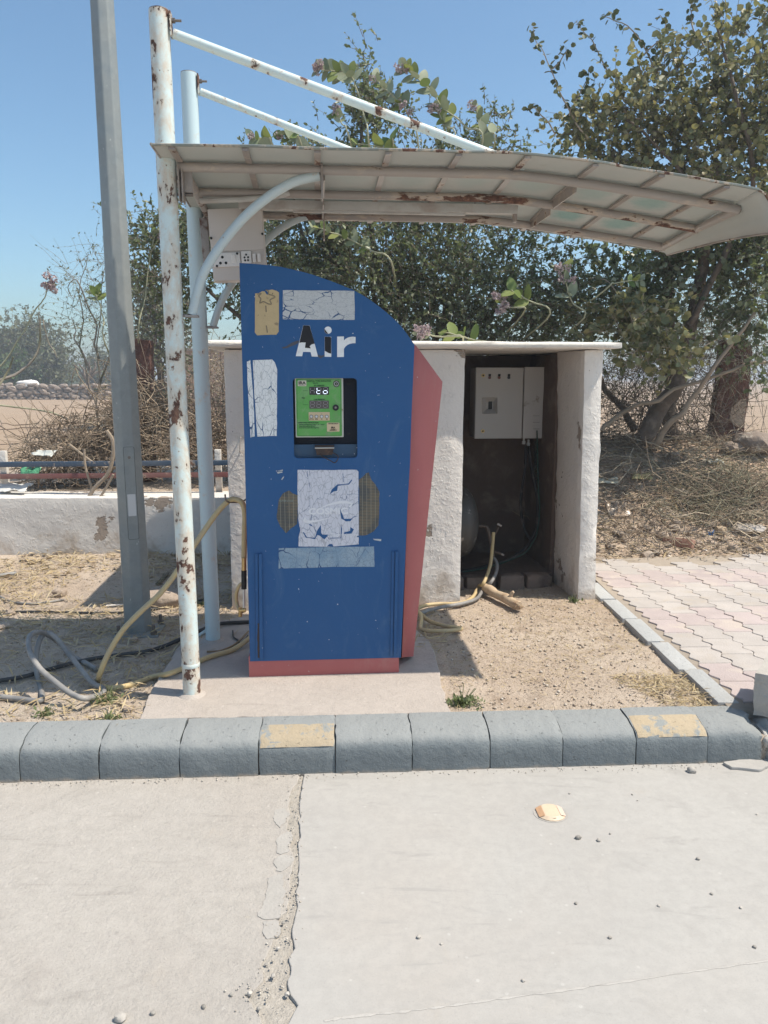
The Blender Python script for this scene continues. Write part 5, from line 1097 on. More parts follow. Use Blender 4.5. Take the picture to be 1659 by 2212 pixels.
TB = [blob(1250, 310, 6.7, 100, 50, .3), blob(1330, 260, 6.6, 110, 75, .35), blob(1450, 200, 6.5, 130, 95, .4), blob(1590, 150, 6.3, 110, 120, .4), blob(1620, 320, 6.2, 120, 120, .45), blob(1470, 340, 6.5, 150, 90, .4), blob(1370, 330, 6.6, 120, 60, .35), blob(1650, 60, 6.2, 70, 90, .3), blob(1700, 250, 6.2, 90, 200, .4)]
crown(tree, TB, 1150, 11, .042, MT['lf_tree'], MT['bark'], ROUND, .30, 17, .13, .15, .1)
crown(tree, [blob(1500, 580, 6.9, 130, 130, .5), blob(1640, 600, 6.8, 100, 150, .5), blob(1360, 640, 7.2, 120, 110, .45), blob(1560, 480, 6.9, 150, 90, .5)], 1150, 11, .042, MT['lf_bush'], MT['bark'], ROUND, .28, 22, .16, .2, .15)
crown(tree, [blob(1400, 700, 6.1, 75, 55, .22), blob(1450, 760, 6.1, 45, 40, .18), blob(1340, 690, 6.3, 60, 40, .2)], 170, 9, .052, MT['lf_tree'], MT['bark2'], ROUND, .2, 14, .10, .2, .1)
crown(tree, [blob(1620, 720, 7.6, 90, 70, .5), blob(1470, 760, 7.9, 120, 70, .5), blob(1340, 800, 7.9, 90, 60, .4)], 1300, 4, .03, MT['lf_far2'], MT['drygrey'], LEAF4, .5, 26, .25, .3, .1)
lm = bpy.data.meshes.new('leaf'); lm.from_pydata([tuple(x) for x in ROUND[0]], [], ROUND[1]); lm.materials.append(m_leaf_obj('tree_leaf_single', (.06, .085, .04), (.15, .15, .075), .25))
nl = 0
for pl in ([(1270, 300), (1225, 230), (1190, 150), (1165, 95), (1150, 55)], [(1350, 220), (1300, 130), (1265, 75), (1240, 45)], [(1200, 290), (1165, 240), (1140, 235)], [(1420, 160), (1385, 90), (1330, 45), (1300, 35)], [(1230, 250), (1260, 190), (1275, 150)], [(1520, 100), (1490, 40), (1500, 5)], [(1190, 150), (1215, 120), (1225, 100)], [(1340, 640), (1300, 600), (1270, 610)], [(1400, 690), (1440, 730), (1470, 770)], [(1390, 120), (1440, 60), (1425, 30)]):
    _, P = limb(tree, 'branchlet', [tg(u, v, 6.45) for u, v in pl], .007, .002, MT['bark2'], 5, .015, 5)
    for i, p in enumerate(P):
        for s in range(2 if i > 2 else 1):
            if nl >= 290: break
            o = bpy.data.objects.new('leaf', lm); COL.objects.link(o); o.parent = tree; nl += 1
            o.location = p + Vector((random.uniform(-.03, .03), random.uniform(-.03, .03), random.uniform(-.03, .03))) - rt; o.scale = (random.uniform(.038, .062),) * 3
            o.rotation_euler = (random.uniform(-.9, .9), random.uniform(-.4, 1.2), random.uniform(0, 6.3))

# ---- milkweed with broad leaves and flower heads
def milk_leaf():
    V = []; F = []; n = 9
    for i in range(n):
        t = i / (n - 1); w = .30 * math.sin(math.pi * min(1, t ** .8 * .98 + .02)) ** .62 * (1 if t < .97 else .4); zc2 = -.10 * t * t
        V += [(t, -w, zc2 + .10 * w), (t, 0, zc2), (t, w, zc2 + .10 * w)]
    for i in range(n - 1):
        for k in (0, 1): a = i * 3 + k; F.append((a, a + 1, a + 4, a + 3))
    me = bpy.data.meshes.new('leaf'); me.from_pydata(V, [], F); me.polygons.foreach_set('use_smooth', [True] * len(F)); return me
ml = milk_leaf(); ml.materials.append(MT['lf_milk']); ml2 = ml.copy(); ml2.materials.clear(); ml2.materials.append(MT['lf_milk2'])
def flower_mesh():
    N = 26; d = unit(rng.normal(size=(N, 3)) + np.array([0, 0, .5])); C = d * .036 * (.6 + .5 * rng.random((N, 1)))
    Cs = []; Xs = []
    for c, dd in zip(C, d):
        for k in range(5): Cs.append(c); Xs.append(unit(rng.normal(size=3) + dd * .6))
    me = leaves_mesh('flower_head', np.array(Cs), np.array(Xs), np.full(len(Cs), .014), ROUND, .3); me.materials.append(MT['flower']); return me
fm = flower_mesh()
def milk(parent, root, pts, D, leaf=.10, flowers=((1.0, 1),), start=.25, fresh=False, pairs=None, dD=0):
    P0 = [Yp(u, v, D + dD * i) for i, (u, v) in enumerate(pts)]
    if root is not None: P0 = [root, root.lerp(P0[0], .6) + Vector((0, 1.0, .1))] + P0
    sk = 0 if root is None else 2
    _, P = limb(parent, 'stem', P0, .009 if root is not None else .008, .004, MT['st_milk'], 7, .008, 6)
    v0 = sk * 6; Q = P[v0:]; n = len(Q); L = sum((Q[i + 1] - Q[i]).length for i in range(n - 1)); np_ = pairs or max(2, int(L / .085))
    for k in range(np_):
        t = start + (1 - start) * (k + .5) / np_; i = min(n - 2, int(t * (n - 1))); p = Q[i].lerp(Q[i + 1], t * (n - 1) - i); tn = (Q[i + 1] - Q[i]).normalized()
        a = Vector((0, -1, .2)).cross(tn).normalized(); b = tn.cross(a); ph = (k % 2) * math.pi / 2 + random.uniform(-.4, .4)
        for s in (0, math.pi):
            d = (a * math.cos(ph + s) + b * math.sin(ph + s)) * .85 + tn * .5 + Vector((0, 0, random.uniform(-.1, .35))); d.normalize()
            o = bpy.data.objects.new('leaf', ml2 if (fresh or random.random() < .25) else ml); COL.objects.link(o); o.parent = parent; o.location = p - woff(parent)
            up = tn * .35 + Vector((random.uniform(-.6, .6), -1 + random.uniform(-.3, .5), .35 + random.uniform(-.4, .5))); z = (up - d * up.dot(d)).normalized(); y = z.cross(d)
            o.rotation_euler = Matrix((d, y, z)).transposed().to_euler(); o.scale = (leaf * 1.35 * random.uniform(.75, 1.2) * (1 - .35 * t),) * 3
    for t, c in flowers:
        i = min(n - 1, int(t * (n - 1)))
        for q in range(c):
            o = bpy.data.objects.new('flower_head', fm); COL.objects.link(o); o.parent = parent; o.location = Q[i] - woff(parent) + Vector((random.uniform(-.05, .05), random.uniform(-.05, .0), random.uniform(-.05, .05))) * (1 if c > 1 else .3)
            o.rotation_euler = (random.uniform(0, 6), random.uniform(0, 6), random.uniform(0, 6)); o.scale = (random.uniform(.75, 1.1),) * 3; stuff(o)
mr = Vector((.35, 7.5, .5))
mk = thing('milkweed_shrub', 'tall milkweed shrub with broad grey green leaves and purple flower heads above the shelter', 'shrub', mr)
D0 = 6.7
milk(mk, mr, [(800, 330), (790, 260), (770, 190), (755, 158), (720, 152), (690, 148)], D0, .125, ((1., 3),), .45)
milk(mk, mr, [(1040, 330), (1010, 275), (960, 235), (925, 190), (895, 165), (872, 140)], D0, .12, ((1., 2), (.93, 1)), .3)
milk(mk, mr, [(905, 330), (880, 250), (855, 215), (830, 190), (808, 166)], D0, .10, ((1., 1), (.35, 2)), .3)
milk(mk, mr, [(1065, 330), (1050, 290), (1035, 255), (1026, 226)], D0, .11, ((1., 2),), .1)
milk(mk, mr, [(985, 330), (960, 270), (940, 228)], D0, .09, ((1., 3),), .3)
milk(mk, mr, [(760, 320), (740, 270), (722, 235)], D0, .08, ((1., 2),), .5)
milk(mk, mr, [(600, 330), (585, 310), (564, 296), (545, 300)], D0, .12, ((1., 1),), .1)
milk(mk, mr, [(660, 330), (640, 305), (607, 292)], D0, .12, ((1., 1),), .2)
milk(mk, mr, [(850, 330), (840, 318), (765, 310)], D0, .13, (), .1, True)
milk(mk, mr, [(850, 580), (805, 545), (760, 520), (700, 495), (672, 490)], 6.5, .085, (), .3)
milk(mk, mr, [(1180, 690), (1150, 655), (1125, 640), (1105, 625)], 6.2, .125, (), .35, True, 3)
milk(mk, mr, [(1130, 680), (1100, 665), (1080, 650)], 6.2, .06, ((1., 4), (.8, 2)), .7)
milk(mk, mr, [(1250, 700), (1235, 650), (1222, 610), (1215, 575)], 6.3, .12, ((1., 3), (.7, 3)), .3, False, 3)
milk(mk, mr, [(1060, 760), (1020, 735), (985, 722), (955, 716)], 5.6, .105, (), .2, True, 4)
milk(mk, mr, [(1000, 740), (960, 728), (925, 722), (905, 722)], 5.5, .05, ((1., 3), (.8, 2)), .6)
milk(mk, mr, [(1290, 640), (1330, 610), (1385, 605)], 6.2, .07, (), .7)
m2r = Vector((-2.6, 6.9, .5))
mk2 = thing('milkweed_shrub', 'lone leafless milkweed stalk with one flower head left of the lamp pole', 'shrub', m2r)
milk(mk2, m2r, [(-80, 860), (0, 790), (50, 715), (85, 660), (98, 640), (108, 605)], 6.5, .07, ((1., 4), (.95, 3)), .85, False, 1)
limb(mk2, 'stem', [Yp(-30, 830, 6.4), Yp(40, 800, 6.5), Yp(85, 760, 6.6), Yp(92, 690, 6.6)], .014, .006, MT['drygrey'], 6, .02)
limb(mk2, 'stem', [Yp(92, 690, 6.6), Yp(105, 740, 6.6), Yp(122, 770, 6.6)], .006, .004, MT['drygrey'], 6, .02)
limb(mk2, 'stem', [Yp(-10, 850, 6.3), Yp(15, 800, 6.4), Yp(30, 770, 6.4)], .012, .006, MT['drygrey'], 6, .01)
m3r = Vector((-2.2, 7.1, .5))
mk3 = thing('milkweed_shrub', 'pale young milkweed leaves just left of the lamp pole shaft', 'shrub', m3r)
milk(mk3, m3r, [(235, 760), (225, 690), (212, 650), (205, 630)], 6.9, .10, (), .6, False, 3)
milk(mk3, m3r, [(300, 740), (315, 640), (330, 520), (345, 505)], 7.0, .10, ((1., 1),), .7, False, 3)

# ---- thin bare shrub and dry brush behind the railing
bs = thing('bare_shrub', 'thin bare twiggy shrub rising beside the lamp pole', 'shrub', Vector((-2.45, 7.0, .55)))
for pl in ([(215, 960), (210, 860), (218, 720), (230, 560)], [(210, 900), (190, 800), (175, 700), (185, 560)], [(212, 850), (240, 740), (250, 620), (240, 500)], [(190, 800), (165, 730), (150, 690)], [(215, 780), (200, 690), (160, 600), (150, 640)]):
    limb(bs, 'stem', [Yp(u, v, 7.0) for u, v in pl], .010, .003, MT['drygrey'], 5, .03)
crown(bs, [blob(200, 610, 7.0, 45, 75, .25), blob(180, 690, 7.0, 40, 60, .2), blob(225, 560, 7.0, 30, 50, .2), blob(250, 700, 7.0, 40, 90, .2)], 260, 4, .024, MT['lf_far2'], MT['drygrey'], LEAF4, .28, 30, .12, .1, .05, .5, .002)
def sticks(name, N, region, Lr, r, mat, parent=None, arch=.15, m=5, flat=.25, base=None):
    """curved dead sticks; region() gives a start point"""
    P = np.zeros((N, m, 3)); t = np.linspace(0, 1, m)
    S = np.array([region() for _ in range(N)]); a = rng.random(N) * 2 * np.pi; el = rng.normal(size=N) * flat + .12; L = Lr * (.35 + rng.random(N))
    d = np.stack([np.cos(a) * np.cos(el), np.sin(a) * np.cos(el) * .7, np.sin(el)], -1); side = unit(rng.normal(size=(N, 3)))
    P = S[:, None] + d[:, None] * L[:, None, None] * t[None, :, None] + side[:, None] * (L * arch * rng.normal(size=N))[:, None, None] * (np.sin(np.pi * t))[None, :, None] + rng.normal(size=(N, m, 3)) * (L * .03)[:, None, None]
    lo = hground(P[..., 0], P[..., 1]) + .004; P[..., 2] = np.maximum(P[..., 2], lo + rng.random((N, 1)) * .02)
    R = r * (.5 + rng.random((N, 1))) * np.linspace(1, .45, m)[None, :]
    o = stuff(link(name, tubes_mesh(name, P, R), mat, parent, smooth=0)); return o
def reg(blobs):
    w = np.array([b[3] * b[4] for b in blobs]); w = w / w.sum()
    def f():
        b = blobs[rng.choice(len(blobs), p=w)]; d = unit(rng.normal(size=3)); return np.array(b[:3]) + d * np.array(b[3:6]) * rng.random() ** .5
    return f
bp0 = Vector((-2.3, 6.8, .55))
pile = thing('brush_pile', 'tangled heap of dead brown thorn branches behind the blue railing', 'brush pile', bp0)
RB = reg([blob(200, 970, 6.75, 150, 75, .35), blob(300, 930, 6.8, 90, 110, .35), blob(130, 1000, 6.6, 110, 45, .3), blob(330, 880, 6.9, 60, 60, .3), blob(430, 960, 6.8, 80, 90, .35)])
sticks('branches', 1500, RB, .42, .0042, MT['dry'], pile, .28, 6, .5)
sticks('branches', 500, RB, .30, .003, MT['drygrey'], pile, .3, 6, .7)
Cc = np.array([RB() for _ in range(3500)]); stuff(link('dead_leaves', leaves_mesh('dead_leaves', Cc, rng.normal(size=(len(Cc), 3)), .022 * (.6 + rng.random(len(Cc))), LEAF4), MT['lf_dry'], pile, smooth=0))
for pl, r, D in (([(150, 1195), (172, 1120), (200, 1060), (235, 1020), (245, 960), (230, 930)], .016, 6.0), ([(175, 1110), (215, 1075), (245, 1025)], .010, 5.98), ([(200, 1060), (185, 1010), (182, 970)], .009, 6.05), ([(300, 960), (230, 1010), (150, 960)], .01, 6.2)):
    mb = MB(); mb.tube(spline([Yp(u, v, D) for u, v in pl], 5), r, 7); o = mb.build('leaning_branch', MT['bark2'], pile)
sticks('fallen_sticks', 260, reg([blob(480, 930, 7.3, 120, 160, .4)]), .5, .004, MT['dry'], pile, .25, 6, .8)
sticks('fallen_sticks', 300, reg([blob(1360, 880, 7.3, 80, 60, .3), blob(1500, 900, 7.4, 120, 60, .3)]), .5, .0035, MT['bark'], tree, .25, 6, .8)

# ================================================================== railing, stone posts, wire
rl = thing('metal_railing', 'low metal railing with a blue and a red rail on the whitewashed wall', 'railing', Vector((-2.6, 6.12, .58)))
MT['rblue'] = m_rust('rail_blue', (.035, .065, .11), .64, .72, ((.13, .14, .16), .6)); MT['rred'] = m_rust('rail_red', (.17, .06, .058), .64, .72, ((.22, .14, .12), .6))
ra, rb_ = Yp(0, 1003, 6.05), Yp(498, 995, 6.18); d_ = (rb_ - ra); RU = Vector((d_.x, d_.y, 0)).normalized(); RR = Matrix((RU, Vector((-RU.y, RU.x, 0)), ZU)).transposed()
for v0, v1, mt, nm in ((1002, 996, 'rblue', 'upper_rail'), (1030, 1027, 'rred', 'lower_rail')):
    a = Yp(0, v0, 6.05); b = Yp(498, v1, 6.18); a2 = a - (b - a) * 2.2
    mb = MB(); mb.box((a2 + b) / 2, ((b - a2).length, .038, .040), RR, .002); mb.build(nm, MT[mt], rl)
for u in (5, -330, 470):
    q = Yp(u, 1030, 6.06 + u * .00026); mb = MB(); mb.box((q.x, q.y + .045, .72), (.05, .045, .40), RR, .003); mb.build('upright', MT['plaster2'], rl)
def slabpost(name, label, px, D, th, mat):
    P = [Yp(u, v, D) for u, v in px]; bm = bmesh.new(); n = len(P)
    o = thing(name, label, 'stone post', Vector((sum(p.x for p in P) / n, D, min(p.z for p in P))))
    f0 = rough_line([(p.x, p.z) for p in P] + [(P[0].x, P[0].z)], .012, .05, 17)[:-1]
    F = frame((0, D, 0), (1, 0, 0), ZU); plate('slab', f0, mat, F, th, bev=.006, parent=o); return o, F
slabpost('stone_post', 'dark red sandstone fence post standing behind the lamp pole', [(285, 1040), (282, 735), (296, 731), (322, 735), (328, 900), (330, 1040)], 7.0, .13, MT['sand_r'])
o, F = slabpost('stone_post', 'broad red sandstone slab post under the tree on the bank', [(1537, 950), (1548, 860), (1560, 760), (1563, 735), (1600, 730), (1622, 738), (1626, 760), (1618, 850), (1606, 950)], 7.6, .12, MT['sand_r'])
q = [Yp(u, v, 7.6) for u, v in ((1575, 905), (1580, 880), (1592, 868), (1600, 862), (1612, 862), (1607, 925), (1590, 922))]
plate('broken_face', rough_line([(p.x, p.z) for p in q] + [(q[0].x, q[0].z)], .012, .03, 3)[:-1], MT['rock'], F @ Matrix.Translation((0, 0, .006)), .012, bev=.003, parent=o)
wf = thing('wire_fence', 'sagging rusty barbed wire strands along the edge of the field', 'fence', Vector((-2.3, 7.0, .6)))
MT['wire'] = simple('rusty_wire', (.10, .07, .055), .7, .4)
for v in (925, 957, 990): mb = MB(); mb.tube(spline([Yp(-300, v + 6, 7.0), Yp(0, v + 3, 7.0), Yp(60, v - 2, 7.0), Yp(180, v + 4, 7.0), Yp(290, v - 14, 7.0)], 5), .003, 4); mb.build('strand', MT['wire'], wf)
wf2 = thing('wire_fence', 'rusty wire mesh fence under the tree right of the shelter', 'fence', Vector((2.3, 7.5, .8)))
for k in range(6): v = 850 + k * 20; mb = MB(); mb.tube(spline([Yp(1240, v, 7.5), Yp(1300, v + 3 + 3 * (k % 2), 7.5), Yp(1370, v - 2, 7.5), Yp(1450, v + 4, 7.5), Yp(1545, v, 7.55)], 4), .0025, 4); mb.build('strand', MT['wire'], wf2)
for k in range(14): u = 1250 + k * 21; mb = MB(); mb.tube(spline([Yp(u, 970, 7.5), Yp(u + 4, 920, 7.5), Yp(u - 3, 880, 7.5), Yp(u + random.uniform(-9, 9), 842, 7.5)], 3), .0022, 4); mb.build('strand', MT['wire'], wf2)

# ================================================================== far field: rubble wall, trees, brick wall
DW = 48.
ww = thing('rubble_wall', 'long dry stone rubble wall on the far side of the field', 'wall', Vector((Yp(240, 860, DW).x, DW, .2)))
xa, xb = Yp(-60, 860, DW).x, Yp(500, 860, DW).x
mb = MB(); mb.box(((xa + xb) / 2, DW + .45, .5), (xb - xa, .5, .9)); mb.build('core', MT['stone'], ww)
sm = [rockmesh('stone', .21, .16, .115, 60 + i, .22, 2) for i in range(5)]
for m_ in sm: m_.materials.append(MT['stone'])
k = 0
for row in range(6):
    x = xa + random.uniform(0, .2)
    while x < xb and k < 298:
        w = random.uniform(.3, .52) * (1 + .1 * row % 1); o = bpy.data.objects.new('stone', random.choice(sm)); COL.objects.link(o); o.parent = ww; k += 1
        gz = hg(x, DW); o.location = Vector((x + w / 2, DW + random.uniform(-.06, .1) + .02 * row, gz + .06 + row * .16 + random.uniform(-.03, .03))) - woff(ww); o.rotation_euler = (random.uniform(-.3, .3), random.uniform(-.25, .25), random.uniform(-.4, .4)); o.scale = (w / .42, 1, random.uniform(.75, 1.2)); x += w * 1.02
hp = link('lime_heap', rockmesh('lime_heap', .62, .5, .36, 91, .35, 3), simple('white_lime', (.75, .72, .68), .9), None, True, 60); p = Yp(62, 838, 46.5 + 3); hp.location = (p.x, p.y, p.z + .1)
tag(hp, 'small white heap showing over the far rubble wall', 'heap')
def fartree(label, blobs, D, base, n, size, mat, tw, name='acacia_tree', trunk=.12, twm=None, lpt=9):
    b = Yp(*base, D); b.z = hg(b.x, b.y); t = thing(name, label, 'tree', b)
    for q in blobs: c = Vector(q[:3]); limb(t, 'trunk', [b, b.lerp(c, .5) + Vector((0, 0, .1)), c], trunk, trunk * .3, MT['bark'], 7, .05)
    crown(t, blobs, n, lpt, size, mat, twm or MT['bark'], LEAF6, tw, 40, tw * .9, .1, .15, .5, .012); return t
fartree('big dusty grey green tree beyond the rubble wall', [blob(75, 775, 54, 55, 58, 2.), blob(20, 790, 54, 45, 50, 2.), blob(100, 805, 53, 38, 35, 1.5), blob(45, 745, 54, 40, 30, 1.5), blob(-40, 780, 55, 50, 60, 2.)], 54, (50, 850), 4200, .19, MT['lf_far2'], 1.0, trunk=.25)
fartree('fresh green low tree in front of the big dusty tree', [blob(25, 815, 52, 40, 25, 1.), blob(55, 800, 52, 25, 22, .8)], 52, (30, 850), 900, .17, MT['lf_grn'], .7)
fartree('tiny round green tree far off at the horizon', [blob(152, 818, 110, 17, 14, 1.2)], 110, (152, 838), 260, .5, MT['lf_grn'], 1.)
fartree('hazy brown thicket tree on the horizon behind the bare tree', [blob(205, 818, 70, 30, 18, 1.5), blob(228, 800, 70, 20, 30, 1.5)], 70, (210, 845), 700, .22, MT['lf_far2'], 1.1)
bt = thing('bare_tree', 'small leafless pollarded tree standing at the rubble wall', 'tree', Vector((Yp(190, 852, 46).x, 46, .2)))
b0 = Yp(190, 850, 46); b0.z = .2
for pl in ([(190, 850), (190, 825), (175, 805), (158, 790)], [(190, 830), (196, 805), (192, 780)], [(190, 825), (180, 800), (172, 785)], [(191, 822), (208, 805), (222, 795)], [(195, 812), (205, 795), (203, 780)]): limb(bt, 'limb', [Yp(u, v, 46) for u, v in pl], .10, .035, MT['bark'], 6, .06)
fartree('tall feathery grey tree behind the red stone post', [blob(345, 690, 20, 38, 90, .8), blob(370, 790, 20, 28, 50, .8), blob(330, 620, 20, 28, 50, .6), blob(300, 790, 22, 30, 40, .8)], 20, (350, 880), 900, .10, MT['lf_far2'], .5, trunk=.07)
bwl = thing('brick_wall', 'far pinkish brick wall seen between the two canopy posts', 'wall', Vector((Yp(450, 860, 26).x, 26, .2)))
m = Mat('far_brickwork', .9); bt_ = m.N.new('ShaderNodeTexBrick'); bt_.inputs['Color1'].default_value = (.36, .21, .165, 1); bt_.inputs['Color2'].default_value = (.42, .27, .22, 1); bt_.inputs['Mortar'].default_value = (.40, .33, .27, 1); bt_.inputs['Scale'].default_value = 4.5; m.L(m.map((1, 1, 1), (math.pi / 2, 0, 0)), bt_.inputs[0]); m.col(m.mix(m.ss(m.noise(2, 5), .45, .7), bt_.outputs[0], (.40, .30, .24))); m.bump(bt_.outputs[1], .01)
xa, xb = Yp(393, 800, 26).x, Yp(560, 800, 26).x; zt = Yp(400, 759, 26).z
mb = MB(); mb.box(((xa + xb) / 2, 26.2, zt / 2), (xb - xa, .4, zt)); mb.build('masonry', m.m, bwl); mb = MB(); mb.box(((xa + xb) / 2, 26.2, zt + .05), (xb - xa + .1, .5, .10), None, .02); mb.build('coping', MT['stone'], bwl)
dbs = thing('dry_shrub', 'yellowish dry shrub in front of the far brick wall', 'shrub', Vector((Yp(480, 840, 14).x, 14, .3)))
crown(dbs, [blob(478, 800, 14, 32, 40, .4), blob(455, 830, 13, 30, 40, .4), blob(500, 850, 13, 40, 50, .4)], 420, 6, .05, MT['lf_dry'], MT['drygrey'], LEAF4, .4, 24, .25, .1, .1, .5, .006)

# ================================================================== litter, stones, weeds
def scatter(name, N, xr, yr, size, mat, shape, cond=None, lift=.006, parent=None, tilt=.3):
    x = rng.uniform(*xr, N); y = rng.uniform(*yr, N); k = np.ones(N, bool) if cond is None else cond(x, y); x, y = x[k], y[k]
    C = np.stack([x, y, hground(x, y) + lift * rng.random(len(x)) + .002], -1); a = rng.random(len(x)) * 6.283
    X = np.stack([np.cos(a), np.sin(a), rng.normal(size=len(x)) * tilt], -1)
    return stuff(link(name, leaves_mesh(name, C, X, size * (.4 + rng.random(len(x)) * 1.1), shape, 2.2), mat, parent, smooth=0))
STRAW = (np.array([(0, 0, 0), (.5, .04, .05), (1, 0, 0), (.5, -.04, .05)]), [(0, 1, 2, 3)])
MT['straw'] = m_leaf('straw', [(.46, .36, .20), (.38, .28, .15), (.54, .45, .29), (.28, .20, .12)], .8, .1, (.4, .3, .1))
left = lambda x, y: (y > kfront(x) + .21) & ~((x > -1.02 + (y - 2.9) * -.05) & (y < 3.72)) & (y < 5.95) & (x < -.92 + .0 * y + (y < 4.4) * 3) & (vn(x * 2.2, y * 2.2, 71) + rng.random(len(x)) * .9 > .15)
scatter('straw_litter', 20000, (-2.9, .3), (2.85, 5.95), .075, MT['straw'], STRAW, left, .02)
rightc_ = lambda x, y: (y > kfront(x) + .21) & (x > .28) & (x < 1.42) & (y < 4.9) & (vn(x * 3, y * 3, 75) + rng.random(len(x)) * 1.1 > .35)
scatter('straw_litter', 7000, (.25, 1.42), (2.9, 4.9), .03, MT['straw'], STRAW, rightc_, .006)
scatter('straw_litter', 1500, (1.05, 1.42), (2.95, 3.4), .05, MT['straw'], STRAW, lambda x, y: (y > kfront(x) + .2) & (x + y * .5 > 2.75), .02)
scatter('soil_crumbs', 9000, (-2.8, 1.42), (2.9, 5.9), .012, MT['lf_dry'], LEAF4, lambda x, y: (y > kfront(x) + .21) & ((x > .3) | (x < -1.05)), .004)
scatter('dead_leaves', 380, (-2.9, -.9), (4.6, 5.9), .045, MT['lf_dry'], LEAF6, lambda x, y: y > 5.0 + rng.random(len(x)) * .6, .02)
slope = lambda x, y: y > 5.5 + .14 * (x - 1.5) + .08 * np.sin(x * 7)
scatter('slope_litter', 4200, (1.25, 3.7), (5.3, 8.2), .034, MT['lf_dry'], LEAF4, slope, .03)
scatter('slope_litter', 3200, (1.25, 3.7), (5.3, 8.0), .09, MT['straw'], STRAW, slope, .05)
RS = lambda: (lambda x, y: np.array([x, y, hg(x, y) + rng.random() * .10]))(rng.uniform(1.3, 3.6), rng.uniform(5.75, 7.6))
sticks('dead_sticks', 420, RS, .55, .0042, MT['dry'], None, .15, 6, .25); sticks('dead_sticks', 260, RS, .35, .003, MT['drygrey'], None, .2, 6, .4)
gb = thing('brush_pile', 'greyish dry thorn cuttings heaped on the bank above the paving', 'brush pile', G(1560, 1100))
def RG():
    u, v = 1560 + rng.normal() * 75, 1085 + rng.normal() * 38; p = G(u, min(v, 1150)); return np.array(p) + np.array([0, 0, rng.random() * .13])
sticks('branches', 620, RG, .34, .003, simple('olive_stick', (.235, .215, .15), .9, vs_=5), gb, .25, 6, .3)
sticks('branches', 220, RG, .28, .004, MT['dry'], gb, .2, 6, .35)
def rock(name, u, v, ru, label, mat='rock', sq=.7, seed=0, group=None, rough=.28, sub=3, sink=.3, rz=None, cat='stone'):
    p = G(u, v); D = p.y; r = ru * D / FPX
    o = link(name, rockmesh(name, r, r * .8, r * sq, seed, rough, sub), MT[mat], None, True, 40); o.location = (p.x, p.y + r * .3, p.z + r * sq * (1 - sink)); o.rotation_euler = (0, 0, rz if rz is not None else random.uniform(0, 6)); return tag(o, label, cat, group)
rock('boulder', 345, 1312, 54, 'large rounded pale boulder behind the lamp pole foot', sq=.42, seed=4, rough=.12, sub=4, rz=.1)
rock('stone', 128, 1290, 15, 'angular beige stone alone on the straw left of the lamp pole', seed=6)
rock('stone', 289, 1388, 9, 'small grey stone in the shade below the pole base plate', seed=7)
rock('stone', 274, 1537, 16, 'flat pale stone between hose and kerb', seed=8, sq=.45)
rock('stone', 268, 1524, 10, 'small grey stone touching the flat pale stone by the kerb', seed=9, sq=.5)
rock('stone', 5, 1360, 14, 'pale stone at the shadow edge by the dark cable', seed=10, sq=.5)
rock('stone', 22, 1330, 10, 'pale stone lump on the straw beside the straight thin cable', seed=11, sq=.6)
rock('stone', 534, 1440, 12, 'reddish stone against the kiosk plinth corner', seed=13, mat='stone', sq=.6)
z3 = lambda a, b: ((2350 + a / 2.337) * .5422, (1600 + b / 2.337) * .5422)
for i, (a, b, r, s) in enumerate(((680, 1290, 13, .8), (540, 1470, 14, .75), (630, 1430, 10, .6), (110, 1510, 16, .5), (200, 1370, 14, .5), (1340, 1390, 14, .65), (1020, 1370, 9, .6), (790, 1210, 17, .5), (330, 1310, 9, .7), (430, 1400, 8, .6), (1250, 1310, 8, .5), (1460, 1340, 9, .5), (900, 1300, 8, .6), (1120, 1330, 7, .6), (380, 1230, 9, .6), (1580, 1390, 12, .5), (730, 1430, 8, .6), (250, 1240, 10, .6), (1180, 1290, 9, .5), (60, 1400, 10, .6), (480, 1190, 9, .6), (140, 1200, 9, .6))):
    rock('rubble_stone', *z3(a, b), r, 'pale broken stone in the rubble strip above the block paving', sq=s, seed=100 + i, group='stones in the rubble strip', rough=.34, sub=2)
for i in range(26):
    a, b = random.uniform(60, 1600), random.uniform(1130, 1420); rock('rubble_stone', *z3(a, b), random.uniform(5, 11), 'pale broken stone in the rubble strip above the block paving', sq=random.uniform(.5, .8), seed=400 + i, group='stones in the rubble strip', rough=.36, sub=2)
sticks('dead_sticks', 170, RS, .5, .005, simple('bleached_stick', (.46, .38, .28), .9, vs_=6), None, .12, 6, .22)
rock('rock', *z3(1560, 470), 55, 'big brown rock half buried on the bank beside the slab post', 'stone', .45, 131, rough=.2); rock('rock', *z3(1400, 480), 30, 'medium brown rock on the bank left of the big rock', 'stone', .5, 132)
rock('rock', *z3(790, 545), 16, 'pale rock lying in the shade of the leaning trunks', 'rock', .6, 133); rock('rock', *z3(840, 900), 20, 'pale rock at the edge of the thorn cuttings', 'rock', .6, 134)
rock('ochre_stone', *z3(1225, 1240), 15, 'ochre stone behind the blue wrapper', 'wood', .7, 135)
rock('flat_stone', *z3(1480, 1215), 40, 'flat pale slab of stone lying at the foot of the bank', 'pav_c', .2, 136, rough=.15, rz=.1)
# hollow red brick
p = G(*z3(850, 1370)); bk = thing('old_brick', 'red brick with a hollow face lying in the rubble strip', 'brick', p)
Rb = Matrix.Rotation(-.6, 3, 'Z') @ Matrix.Rotation(-.25, 3, 'X'); mb = MB(); mb.box(p + Vector((0, .06, .035)), (.23, .11, .07), Rb, .006); mb.build('body', MT['brick'], bk)
mb = MB(); mb.box(p + Vector((0, .06, .035)) + Rb @ Vector((0, 0, .0352)), (.16, .055, .004), Rb, .001); mb.build('frog', simple('frog_dirt', (.20, .13, .10), .95), bk)
